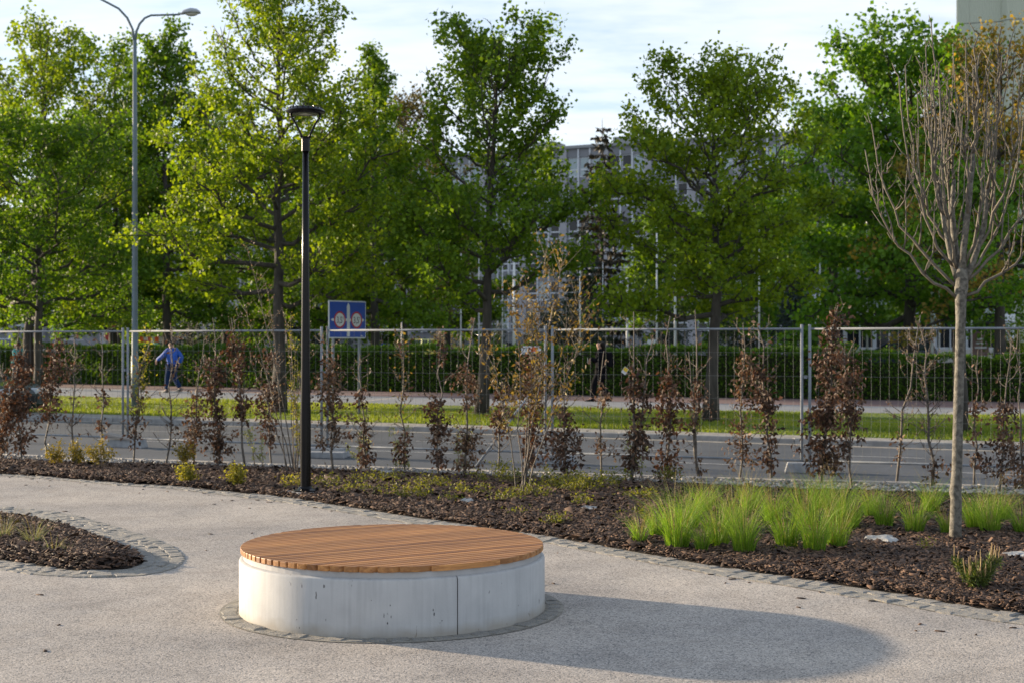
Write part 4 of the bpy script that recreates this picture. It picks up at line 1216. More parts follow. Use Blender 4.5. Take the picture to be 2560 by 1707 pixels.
def lamphead(px_, pz_, tilt, flip):
    r_ = MB()
    rings = [(0.0, 0.035, 0.03, 0.0), (0.10, 0.06, 0.045, 0.01), (0.16, 0.11, 0.085, 0.03), (0.34, 0.145, 0.115, 0.035), (0.50, 0.13, 0.095, 0.02), (0.58, 0.06, 0.045, 0.0)]
    n = 14
    for x_, wy, wz, off in rings:
        for k in range(n):
            t = 2*PI*k/n
            zz_ = math.sin(t)*wz
            if zz_ < 0: zz_ *= 0.35
            r_.v.append((x_*flip, math.cos(t)*wy, zz_+off))
    for j in range(len(rings)-1):
        for k in range(n):
            r_.f.append((j*n+k, j*n+(k+1) % n, (j+1)*n+(k+1) % n, (j+1)*n+k))
    r_.f.append(tuple(range(n))); r_.f.append(tuple(range((len(rings)-1)*n, len(rings)*n)))
    h_ = r_.build('lamp_head', M['lampgrey'], sl, smooth=True, loc=(px_, 0, pz_), rot=(0, tilt, 0))
    gl = MB(); n = 16
    for j, (s_, dz_) in enumerate(((1, -0.004), (0.85, -0.035), (0.5, -0.06), (0.05, -0.068))):
        for k in range(n):
            t = 2*PI*k/n; gl.v.append(((0.36+0.17*s_*math.cos(t))*flip, 0.115*s_*math.sin(t), dz_))
    for j in range(3):
        for k in range(n): gl.f.append((j*n+k, j*n+(k+1) % n, (j+1)*n+(k+1) % n, (j+1)*n+k))
    gl.build('lamp_glass', M['lens'], h_, smooth=True)
lamphead(xr-0.04, zt+0.02, R(-4), 1)
lamphead(-1.32, zf+1.29, R(20), -1)
MB().tube([(0, 0, hgt(632, sy)), (-0.09, 0, hgt(622, sy))], 0.012, 6).build('bracket', M['pole'], sl)

# ------------------------------------------------------------------ temporary mesh fence
J = [(-10.15, 26.15), (-6.66, 24.5), (-2.98, 22.6), (0.55, 21.2), (4.09, 19.8), (7.75, 18.35)]
FZ = ROAD_Z
fence_labels = ['mesh fence panel at the far left, left of the first pair of fence posts',
                'mesh fence panel crossing in front of the tall grey street lamp',
                'mesh fence panel between the blue sign and the tall orange leaved shrub',
                'mesh fence panel with a walking person in black behind it',
                'mesh fence panel on the right, passing behind the bare young tree']
for k in range(5):
    a = Vector((*J[k], 0)); b = Vector((*J[k+1], 0))
    d = (b-a); Ln = d.length-0.11; ang = math.atan2(d.y, d.x)
    o0 = a + d.normalized()*0.055
    fp = empty('mesh_fence', (o0.x, o0.y, FZ), ang, fence_labels[k], 'fence', 'temporary mesh fence panels along the road')
    H0, H1 = 0.10, 1.985
    for xx in (0.0, Ln):
        MB().tube([(xx, 0, 0.02), (xx, 0, 2.045)], 0.021, 12).build('post', M['galv'], fp, smooth=True)
    for zz_ in (H0+0.06, H1):
        MB().tube([(0.02, 0, zz_), (Ln-0.02, 0, zz_)], 0.0165, 10).build('rail', M['galv'], fp, smooth=True)
    nvw = int(round(Ln/0.118))
    wire_me = MB().tube([(0, 0, H0+0.06), (0, 0, H1)], 0.0016, 5).mesh('vertical_wire'); wire_me.materials.append(M['wire'])
    for i in range(1, nvw):
        link('vertical_wire', wire_me, None, fp, loc=(Ln*i/nvw, 0.004, 0))
    hw = MB().tube([(0.02, 0, 0), (Ln-0.02, 0, 0)], 0.0019, 5).mesh('horizontal_wire'); hw.materials.append(M['wire'])
    for zz_ in (0.42, 0.72, 1.01, 1.33, 1.66):
        link('horizontal_wire', hw, None, fp, loc=(0, -0.002, zz_))
    if k > 0 and k < 5:
        c = MB().box(-0.075, -0.035, -0.028, 0.028, 1.30, 1.345)
        c.tube([(-0.11, 0, 1.322), (0.0, 0, 1.322)], 0.012, 8)
        c.build('coupler', M['galv'], fp)
    if k == 2:
        MB().tube([(Ln-0.03, -0.02, 1.30), (Ln-0.42, -1.75, 0.03)], 0.017, 8).build('brace', M['galv'], fp, smooth=True)
foot_labels = ['grey concrete fence foot with a tilted board on it, left by the small golden shrubs', 'grey concrete fence foot to the right of the black lamp post',
               'grey concrete fence foot behind the tall orange leaved shrub', 'grey concrete fence foot behind the densest brown leaved sapling']
for k in range(1, 5):
    ft = empty('fence_weight', (J[k][0]+0.05, J[k][1]-0.10, FZ), R(-22 + 3*k), foot_labels[k-1], 'fence foot', 'concrete feet under the mesh fence')
    m_ = MB(); w0, d0, h0 = 0.36, 0.12, 0.14
    m_.add([(-w0, -d0, 0), (w0, -d0, 0), (w0, d0, 0), (-w0, d0, 0), (-w0+0.04, -d0+0.02, h0), (w0-0.04, -d0+0.02, h0), (w0-0.04, d0-0.02, h0), (-w0+0.04, d0-0.02, h0)],
           [(0,3,2,1),(4,5,6,7),(0,1,5,4),(1,2,6,5),(2,3,7,6),(3,0,4,7)])
    m_.build('block', M['block'], ft, bevel=0.012)
    if k == 1:
        MB().box(-0.30, 0.22, -0.13, 0.10, 0, 0.035).build('board', M['plank'], ft, loc=(-0.08, -0.02, 0.165), rot=(R(3), R(9), R(8)))
    if k == 2:
        m2 = MB().box(-0.30, 0.34, -0.1, 0.1, 0, 0.10); m2.build('block', M['block'], ft, loc=(0.10, -0.32, 0.0), rot=(0, 0, R(6)), bevel=0.012)
# small printed plate wired to the third panel
px0, px1, py_ = 1304, 1352, 21.2
pa = Vector((*J[2], 0)); pb = Vector((*J[3], 0)); fd = (pb-pa).normalized(); fang = math.atan2(fd.y, fd.x)
t_ = (bear(1328, 21.3) - J[2][0])/fd.x; pc = pa + fd*t_
plate = empty('small_sign', (pc.x, pc.y-0.02, hgt(884, pc.y)), fang, 'small white printed plate with orange patch hung on the fence mesh', 'sign')
MB().box(-0.155, 0.155, -0.004, 0.0, 0, 0.115).build('plate', M['signwhite'], plate)
MB().box(-0.145, 0.02, -0.0062, -0.0045, 0.01, 0.022).build('print_line', M['ink'], plate)
MB().prism([(0.0, 0.03), (0.02, 0.025), (0.05, 0.04), (0.09, 0.028), (0.10, 0.07), (0.07, 0.10), (0.03, 0.105), (-0.005, 0.08)], 0, 0.0015).build('print_patch', M['orange'], plate, loc=(0, -0.0045, 0), rot=(R(90), 0, 0))
for x_ in (-0.13, -0.085, -0.045):
    MB().box(x_, x_+0.010, -0.0062, -0.0045, 0.042, 0.092).box(x_, x_+0.028, -0.0061, -0.0046, 0.084, 0.092).build('print_stroke', M['ink'], plate)

# ------------------------------------------------------------------ blue road sign
def text_mesh(s, size, matr, parent, loc, name='lettering', rot=(R(90), 0, 0)):
    cu = bpy.data.curves.new(name, 'FONT'); cu.body = s; cu.size = size; cu.align_x = 'CENTER'; cu.align_y = 'CENTER'; cu.resolution_u = 3; cu.extrude = 0.001
    to = bpy.data.objects.new(name, cu); C.objects.link(to)
    dg = bpy.context.evaluated_depsgraph_get()
    me = bpy.data.meshes.new_from_object(to.evaluated_get(dg))
    bpy.data.objects.remove(to)
    me.materials.clear()
    o = link(name, me, matr, parent, loc, rot); o.scale = (1.0, 1.3, 1)
    return o
sgx, sgy = ground(877, 1036, 0.05)
BW, BH = 1.28, 0.87
sang = math.atan2(1.04, 0.745)
p_left = Vector((bear(821, sgy-0.55), sgy-0.55, 0))
sign = empty('road_sign', (p_left.x, p_left.y, 0.05), sang, 'blue road sign with two round weight limits and a white arrow', 'road sign')
zb = hgt(846, sgy-0.5)-0.05; ztp = zb+BH
board = MB().box(0, BW, -0.012, 0.012, zb, ztp).build('board', M['signwhite'], sign, bevel=0.008)
MB().box(0.028, BW-0.028, -0.0155, -0.012, zb+0.028, ztp-0.028).build('blue_face', M['blue'], board)
cxm = 0.515*BW
def flat(poly, y_, name, m_):   # poly in (x,z)
    MB().prism([(x, z) for x, z in poly], 0, 0.0012).build(name, m_, board, loc=(0, y_, 0), rot=(R(90), 0, 0))
aw = 0.050
flat([(cxm-aw, zb+0.05*BH), (cxm+aw, zb+0.05*BH), (cxm+aw, zb+0.86*BH), (cxm, zb+0.95*BH), (cxm-aw, zb+0.86*BH)], -0.0165, 'arrow', M['signwhite'])
zc = zb+0.49*BH; ah = 0.030
flat([(0.12*BW, zc-ah), (0.88*BW, zc-ah), (0.91*BW, zc-ah*1.1), (0.948*BW, zc), (0.91*BW, zc+ah*1.1), (0.88*BW, zc+ah), (0.12*BW, zc+ah), (0.09*BW, zc+ah*1.1), (0.052*BW, zc), (0.09*BW, zc-ah*1.1)], -0.0160, 'cross_arrow', M['signwhite'])
for f_ in (0.285, 0.735):
    c_ = f_*BW
    circ = lambda r_: [(c_+r_*math.cos(2*PI*i/32), zc+r_*math.sin(2*PI*i/32)) for i in range(32)]
    flat(circ(0.196), -0.0180, 'red_ring', M['red'])
    flat(circ(0.156), -0.0196, 'white_disc', M['signwhite'])
    text_mesh('3,5', 0.165, M['ink'], board, (c_-0.015, -0.0222, zc-0.012))
    text_mesh('t', 0.085, M['ink'], board, (c_+0.108, -0.0222, zc+0.045))
MB().box(0.85*BW, 0.91*BW, -0.0172, -0.0160, zb+0.06*BH, zb+0.075*BH).build('sticker', M['signwhite'], board, rot=(0, 0, 0))
for xx in (0.16*BW, 0.86*BW):
    MB().tube([(xx, 0.045, -0.05), (xx, 0.045, ztp-0.05)], 0.034, 12).build('post', M['galv'], sign, smooth=True)
    for zz_ in (zb+0.15, ztp-0.2): MB().box(xx-0.05, xx+0.05, 0.0125, 0.085, zz_, zz_+0.03).build('clamp', M['galv'], sign)

# ------------------------------------------------------------------ hedges
def hedge(name, pts, height, depth, label, seed, dens):
    """clipped hedge along a line; z from the ground up"""
    rng = np.random.default_rng(seed)
    root = empty(name, (0, 0, 0.05), 0, label, 'hedge', 'clipped hedges behind the pavement')
    P = np.array(pts); s = np.concatenate([[0], np.cumsum(np.hypot(*np.diff(P, axis=0).T))]); Ltot = s[-1]
    d = P[-1]-P[0]; d = d/np.linalg.norm(d); nrm = np.array([-d[1], d[0]])   # away from camera
    def pos(t, off): return np.stack([np.interp(t, s, P[:, 0])+nrm[0]*off, np.interp(t, s, P[:, 1])+nrm[1]*off], 1)
    # twig core
    tt = np.linspace(0, Ltot, max(3, int(Ltot/2)))
    a = pos(tt, np.full(len(tt), 0.22)); b = pos(tt, np.full(len(tt), depth-0.22))
    mb = MB(); n = len(tt)
    mb.add([(x, y, 0) for x, y in a]+[(x, y, height-0.22) for x, y in a]+[(x, y, height-0.22) for x, y in b]+[(x, y, 0) for x, y in b],
           [(i, i+1, n+i+1, n+i) for i in range(n-1)]+[(n+i, n+i+1, 2*n+i+1, 2*n+i) for i in range(n-1)]+[(2*n+i, 2*n+i+1, 3*n+i+1, 3*n+i) for i in range(n-1)]+[(0, n, 2*n, 3*n), (n-1, 2*n-1, 3*n-1, 4*n-1)])
    mb.build('twig_core', M['yew_core'], root)
    def wob(t): return 0.06*np.sin(t*1.3+seed)+0.05*np.sin(t*3.1)+0.035*np.sin(t*7.7+1)
    nf = int(Ltot*height*dens)
    t = rng.uniform(0, Ltot, nf); z = rng.uniform(0.02, height, nf)**1.0
    off = np.abs(rng.normal(0, 0.10, nf)) + 0.05*np.sin(t*2.3+z*3) + 0.02
    F1 = np.concatenate([pos(t, off), (z + wob(t)*0.3)[:, None]], 1); D1 = np.tile(np.array([-nrm[0], -nrm[1], 0.25]), (nf, 1))
    nt_ = int(Ltot*depth*dens*1.1)
    t2 = rng.uniform(0, Ltot, nt_); o2 = rng.uniform(0, depth, nt_)
    F2 = np.concatenate([pos(t2, o2), (height + wob(t2) - np.abs(rng.normal(0, 0.07, nt_)) + (rng.uniform(0, 1, nt_) < 0.03)*rng.uniform(0, 0.16, nt_))[:, None]], 1); D2 = np.tile(np.array([0, 0, 0.9]), (nt_, 1))
    ne = int(height*depth*dens)
    F3 = []
    for te in (0, Ltot):
        z3 = rng.uniform(0, height, ne); o3 = rng.uniform(0, depth, ne); t3 = np.full(ne, te) + rng.normal(0, 0.08, ne)
        F3.append(np.concatenate([pos(t3, o3), z3[:, None]], 1))
    A = np.concatenate([F1, F2]+F3); D = np.concatenate([D1, D2]+[np.zeros((ne, 3))]*2)
    leafcloud('foliage', rng, A, 0.085, M['hedge'], root, droop=-0.1, D=D*0.8, aspect=0.7)
    return root
M['yew_core'] = mat('hedge_twigs', (0.014, 0.020, 0.008), (0.03, 0.034, 0.014), rough=0.9, scale=12, bump=0.6)
hl = [p for p in resample(red_far, np.linspace(-30, bear(2118, 41.6), 40))]
hedge('clipped_hedge', [(x+0.08, y+0.16) for x, y in hl], 1.50, 1.2, 'long clipped green hedge along the pavement, left and middle', 31, 560)
hr = [p for p in resample(red_far, np.linspace(bear(2150, 41.0), 22, 14))]
hedge('clipped_hedge', [(x+0.12, y+0.2) for x, y in hr], 1.31, 1.2, 'lower clipped green hedge at the right end of the pavement', 32, 560)

# ------------------------------------------------------------------ street trees on the lawn
gt = 'young linden trees on the grass strip'
def gtree(u, v, z=0.05):
    x, y = ground(u, v, z); return (x, y, z), y
loc, y_ = gtree(95, 1003)
broadleaf('linden_tree', loc, hgt(300, y_), 2.0, [2.3, 3.5, 3.9, 3.8, 3.4, 2.7, 1.5], 'leftmost street tree, with a low limb reaching right over the fence', M['leaf_d'], 101, nleaf=22000, leaf=0.115, r0=0.135, nprim=36, elev=(6, 60), group=gt)
loc, y_ = gtree(697, 1030)
broadleaf('linden_tree', loc, hgt(-60, y_), 2.5, [2.0, 3.1, 3.4, 3.4, 3.2, 2.8, 2.2, 1.6, 0.9], 'tall straight trunked street tree right behind the black lamp post', M['leaf_y'], 102, nleaf=22000, leaf=0.105, r0=0.155, nprim=46, elev=(10, 52), group=gt, dens=0.9, topthin=0.5)
loc, y_ = gtree(1204, 1037)
broadleaf('linden_tree', loc, hgt(78, y_), 2.25, [2.0, 2.65, 2.8, 2.65, 2.3, 2.0, 1.8, 1.65, 1.4], 'narrow street tree with leafy shoots on top, leaning trunk, in the middle', M['leaf'], 103, nleaf=19500, leaf=0.112, r0=0.135, nprim=38, elev=(10, 72), group=gt, lean=(0.42, 0), shoots=9, dens=0.9, topthin=0.62)
loc, y_ = gtree(1777, 1052)
broadleaf('linden_tree', loc, hgt(165, y_), 1.95, [1.8, 2.45, 2.65, 2.65, 2.5, 2.15, 1.6, 1.0], 'broad crowned street tree in front of the grey office block', M['leaf_y'], 104, nleaf=18500, leaf=0.108, r0=0.14, nprim=38, elev=(9, 60), group=gt, bend=0.1, dens=0.95, topthin=0.35)
loc, y_ = gtree(2408, 1080)
broadleaf('linden_tree', loc, hgt(420, y_), 2.35, [0.7, 1.1, 1.25, 1.0, 0.4], 'thin trunked street tree half hidden behind the bare young tree', M['leaf_m'], 105, nleaf=4500, leaf=0.095, r0=0.062, nprim=18, elev=(15, 60), group=gt)

# ------------------------------------------------------------------ trees beyond the hedge
gb = 'tall trees beyond the hedge'
def btree(u, Y, vt, prof, z0, label, matr, seed, name='tall_tree', n=13000, leaf=0.15, r0=0.2, nprim=34, lean=(0, 0), elev=(-14, 62), dens=0.85, clump=0.16, shoots=0):
    z0 = z0*0.8; prof = [p*1.36 + 0.3 for p in prof]; n = int(n*1.3); leaf *= 1.18
    return broadleaf(name, (bear(u, Y), Y, 0.35), hgt(vt, Y)-0.35, z0, prof, label, matr, seed, nleaf=n, leaf=leaf, r0=r0, nprim=nprim, lean=lean, elev=elev, group=gb, dens=dens, clump=clump, shoots=shoots)
btree(70, 58, 45, [2.2, 3.4, 3.7, 3.5, 3.2, 2.7, 1.8, 0.7], 3.0, 'tall yellow green tree at the far left behind the leftmost street tree', M['leaf_y'], 201, lean=(0.8, 0), n=15000)
btree(285, 64, 88, [2.0, 2.6, 2.8, 2.8, 2.4, 1.8, 0.8], 3.2, 'tall tree right behind the street lamp pole', M['leaf'], 202, n=12000)
btree(415, 61, 70, [2.2, 2.7, 2.7, 2.6, 2.5, 2.2, 1.5, 0.6], 2.6, 'tall dense tree just right of the street lamp pole', M['leaf_d'], 203, n=16000)
btree(560, 72, 260, [3.0, 3.6, 3.4, 3.0, 2.2, 1.0], 2.6, 'dark tree standing low between the street lamp and the black lamp', M['leaf_d'], 204, n=12000)
btree(835, 66, 330, [2.6, 3.4, 3.3, 2.6, 1.6, 0.7], 2.4, 'low dark tree above the blue road sign', M['leaf_d'], 205, n=13000)
btree(935, 60, 105, [1.9, 2.5, 2.6, 2.3, 1.6, 1.0, 0.5, 0.25], 3.0, 'tree with a pointed top to the right of the black lamp', M['leaf'], 206, n=12500)
btree(1010, 70, 235, [1.8, 2.4, 2.6, 2.4, 1.7, 0.8], 3.0, 'sparse brownish tree left of the middle street tree', M['leaf_b'], 207, n=7000, dens=0.9)
btree(2085, 62, 268, [1.9, 2.4, 2.6, 2.2, 1.5, 0.7], 3.0, 'smaller green tree to the left of the big maple', M['leaf_m'], 208, n=10000)
btree(2275, 50, 78, [2.4, 3.1, 3.3, 3.2, 2.9, 2.3, 1.3], 2.6, 'big full crowned maple behind the bare young tree', M['leaf_m'], 209, name='maple_tree', n=19000, leaf=0.17, r0=0.24, nprim=38, dens=0.9, clump=0.2)
btree(2500, 47, 78, [2.2, 2.7, 2.9, 2.7, 2.3, 1.6, 0.8], 3.0, 'rusty orange tinged tree at the right edge under the tower', M['leaf_o'], 210, n=9000, leaf=0.13)
btree(2400, 60, 330, [2.2, 3.0, 3.1, 2.5, 1.3], 2.5, 'green tree low at the right edge with a forked dark trunk', M['leaf_m'], 211, n=11000, lean=(-0.9, 0))
btree(-40, 66, 150, [2.4, 3.2, 3.2, 2.8, 1.8, 0.8], 3.0, 'tall tree cut off by the left edge of the photo', M['leaf'], 212, n=9000, lean=(0.6, 0))
btree(300, 84, 420, [3.0, 3.8, 3.4, 2.4, 1.0], 2.2, 'far tree low behind the street lamp pole', M['leaf_d'], 213, n=9000, leaf=0.19)
btree(720, 88, 360, [3.4, 4.2, 3.9, 2.8, 1.2], 2.0, 'far dark tree low behind the black lamp post', M['leaf_d'], 214, n=10000, leaf=0.2)

btree(1120, 82, 470, [2.4, 3.0, 3.0, 2.4, 1.4, 0.7], 2.6, 'dark tree low behind the middle street tree', M['leaf_d'], 215, n=10000, leaf=0.18)
btree(1690, 84, 540, [2.4, 2.9, 2.8, 2.0, 1.0], 3.4, 'dark tree low behind the broad street tree', M['leaf_d'], 216, n=9000, leaf=0.18)
btree(1900, 76, 480, [2.4, 3.0, 2.9, 2.2, 1.0], 3.0, 'dark tree low between the broad street tree and the maple', M['leaf_d'], 217, n=10000, leaf=0.18)
conifer('dark_spruce', (bear(1455, 74), 74, 0.4), hgt(560, 74)-0.4, 2.0, 'dense dark spruce standing below and left of the brown one', M['yew'], 303, nwh=22, droop=0.14, z0=0.04, leaf=0.22, density=34, power=0.75)
conifer('spruce_tree', (bear(1505, 84), 84, 0.4), hgt(298, 84)-0.4, 2.15, 'thin brown half bare spruce before the office block', M['spruce'], 301, nwh=26, sparse=0.12, droop=0.06, z0=0.06, leaf=0.34, density=26, power=0.62)
conifer('blue_spruce', (bear(1985, 60), 60, 0.35), hgt(690, 60)-0.35, 1.55, 'dense blue spruce behind the hedge, left of the right fence posts', M['bluespruce'], 302, nwh=20, droop=0.12, z0=0.03, leaf=0.15, density=42, power=0.75)
for (u, Y, vt, rx, lab, sd) in [(1460, 66, 735, 1.7, 'dark evergreen bush behind the hedge under the spruce', 311), (1385, 72, 745, 1.2, 'dark evergreen bush behind the braced pair of fence posts', 312),
                                (470, 74, 760, 2.2, 'dark evergreen bush behind the hedge right of the walker in blue', 315), (575, 78, 770, 2.0, 'dark evergreen bush behind the hedge left of the budding shrub', 316), (800, 76, 765, 2.2, 'dark evergreen bush behind the blue road sign', 317),
                                (1660, 70, 762, 1.5, 'dark evergreen bush left of the broad street tree trunk', 313), (1845, 68, 745, 1.6, 'dark evergreen bush right of the broad street tree trunk', 314)]:
    bushcloud('evergreen_bush', (bear(u, Y), Y, 0.38), rx, hgt(vt, Y)-0.38, lab, M['yew'], sd, n=3400, leaf=0.13, group='dark evergreen bushes behind the hedge')
for (u, Y, vt, lab, sd) in [(1158, 100, 768, 'dark green column shaped thuja left of the middle street tree', 321), (1250, 102, 770, 'dark green column shaped thuja right of the middle street tree', 322), (1330, 104, 775, 'dark green column shaped thuja behind the orange leaved shrub', 323)]:
    bushcloud('thuja_column', (bear(u, Y), Y, 0.4), 0.52, hgt(vt, Y)-0.4, lab, M['thuja'], sd, n=1500, leaf=0.13, column=True, group='column thujas at the office block')
bushcloud('golden_bush', (bear(1112, 92), 92, 0.4), 1.1, hgt(800, 92)-0.4, 'rounded golden yellow bush by the parked cars', M['goldbush'], 331, n=1700, leaf=0.12)
bushcloud('yellow_green_bush', (bear(2535, 48), 48, 0.3), 0.9, hgt(800, 48)-0.3, 'yellow green bush behind the hedge at the right edge', M['leaf_y'], 332, n=1800, leaf=0.11)

# ------------------------------------------------------------------ bare young tree
bx_, by_ = ground(2389, 1353, 0.03)
bt = empty('bare_tree', (bx_, by_, 0.02), 0, 'leafless young tree with pale speckled trunk and upswept branches', 'tree')
rb = np.random.default_rng(77)
tz = hgt(752, by_)
trk = [(0, 0, -0.03), (0.0, 0, 0.15), (0.006, 0, 0.38), (-0.002, 0, 0.43), (0.012, 0, 0.6), (0.02, 0, 1.0), (0.035, 0.005, 1.5), (0.042, 0.0, 1.9), (0.045, 0, tz), (0.05, 0, tz+0.1), (0.05, 0.0, tz+0.22), (0.05, 0.01, tz+0.30)]
trr = [0.058, 0.050, 0.047, 0.051, 0.045, 0.042, 0.040, 0.040, 0.048, 0.058, 0.052, 0.040]
MB().tube(trk, trr, 18).build('trunk', M['bark_l'], bt, smooth=True)
forks = [[(0.045, 0, tz+0.10), (0.0, 0.02, tz+0.30), (-0.07, 0.04, tz+0.62), (-0.13, 0.05, tz+1.0)],
         [(0.05, 0, tz+0.15), (0.07, -0.03, tz+0.45), (0.11, -0.03, tz+0.85), (0.15, -0.02, tz+1.25)],
         [(0.06, 0, tz+0.12), (0.15, 0.02, tz+0.28), (0.24, 0.03, tz+0.62), (0.28, 0.02, tz+1.0)],
         [(0.05, 0, tz+0.12), (0.05, 0.09, tz+0.35), (0.02, 0.16, tz+0.75), (0.04, 0.18, tz+1.05)]]
fm = MB()
for f_ in forks: fm.tube(wander(rb, [Vector(p) for p in f_], 0.008), [0.040, 0.031, 0.025, 0.018], 9)
fm.build('forks', M['bark_l'], bt, smooth=True)
def fork_at(i, t):
    P_ = [Vector(p) for p in forks[i]]; t *= 3; k = min(int(t), 2); return P_[k].lerp(P_[k+1], t-k)
TR = lambda dz_, sx: Vector((0.045+sx*0.035, 0, tz+dz_))
limbs = [(-0.77, 0.0, 3.38, TR(0.00, -1), 0.4), (-0.66, 0.15, 3.62, TR(0.10, -1), 0.45), (-0.55, -0.2, 3.95, fork_at(0, 0.25), 0.5), (-0.40, 0.12, 4.12, fork_at(0, 0.5), 0.55), (-0.30, -0.12, 4.22, fork_at(0, 0.75), 0.6),
         (-0.17, 0.06, 4.50, fork_at(0, 1.0), 0.6), (-0.07, 0.25, 4.2, fork_at(3, 0.6), 0.6), (0.02, 0.28, 4.05, fork_at(3, 1.0), 0.6), (0.05, -0.12, 4.30, fork_at(1, 0.55), 0.6), (0.16, -0.08, 4.36, fork_at(1, 1.0), 0.6),
         (0.24, 0.12, 4.25, fork_at(1, 0.8), 0.6), (0.33, -0.15, 4.40, fork_at(2, 0.95), 0.6), (0.42, 0.10, 4.2, fork_at(2, 0.7), 0.55), (0.52, -0.18, 4.12, fork_at(2, 0.45), 0.5), (0.66, 0.12, 3.98, fork_at(2, 0.2), 0.45), (0.80, -0.05, 3.75, TR(0.14, 1), 0.45),
         (0.98, 0.1, 3.2, TR(0.02, 1), 0.35), (-0.22, -0.3, 3.85, TR(0.25, -1), 0.5), (0.18, -0.34, 3.8, TR(0.28, 1), 0.5)]
lm = MB(); tw = MB()
def twiglet(p, d, l, r_):
    q = p + d*l; m_ = p.lerp(q, 0.4) + Vector((d.x, d.y, 0))*0.012
    tw.tube([p, m_, q + Vector((0, 0, l*0.15))], [r_, r_*0.85, r_*0.6], 5)
for (ex, ey, ez, p0, op) in limbs:
    p3 = Vector((ex, ey, ez)); hh_ = p3.z-p0.z; dx_, dy_ = ex-p0.x, ey-p0.y
    P1 = p0 + Vector((dx_*op, dy_*op, hh_*0.16)); P2 = p0 + Vector((dx_*0.95, dy_*0.95, hh_*rb.uniform(0.42, 0.60)))
    pts = []
    for i in range(11):
        t = i/10
        b_ = p0*(1-t)**3 + P1*3*t*(1-t)**2 + P2*3*t*t*(1-t) + p3*t**3
        pts.append(b_ + Vector(rb.normal(size=3))*(0.013 if 0 < i else 0))
    r_ = 0.0145 if abs(ex) > 0.25 else 0.0155
    lm.tube(pts, [r_*(1-0.66*i/10) for i in range(11)], 8)
    for j in range(int(rb.integers(2, 6))):
        f = rb.uniform(2.0, 8.2); i = int(f); p = pts[i].lerp(pts[i+1], f-i)
        a = rb.uniform(0, 2*PI); off = rb.uniform(0.05, 0.20)
        l = (ez-p.z)*rb.uniform(0.35, 1.05)
        if l < 0.12: continue
        q1 = p + Vector((math.cos(a)*off*0.9, math.sin(a)*off*0.9, l*0.18)); q2 = p + Vector((math.cos(a)*off*1.05, math.sin(a)*off*1.05, l))
        sp_ = [x_ + Vector(rb.normal(size=3))*0.009 for x_ in bez(p, q1, q2, 6)]; sp_[0] = p
        lm.tube(sp_, [0.0080*(1-0.58*k/5) for k in range(6)], 6)
        for k in range(1, 6):
            for sgn in (1, -1):
                if rb.uniform() < 0.6:
                    a3 = a + sgn*1.5 + rb.normal()*0.3
                    twiglet(sp_[k], Vector((math.cos(a3)*0.7, math.sin(a3)*0.7, 0.7)).normalized(), rb.uniform(0.02, 0.13)*rb.uniform(0.5, 1.3), 0.0042)
    for k in range(3, 11):
        for sgn in (1, -1):
            if rb.uniform() < 0.62:
                a3 = rb.uniform(0, 2*PI); twiglet(pts[k], Vector((math.cos(a3)*0.7, math.sin(a3)*0.7, 0.7)).normalized(), rb.uniform(0.025, 0.19)*rb.uniform(0.5, 1.2), 0.0045)
lm.build('limbs', M['twig'], bt, smooth=True)
tag(tw.build('twigs', M['twig'], bt, smooth=True), kind='stuff')

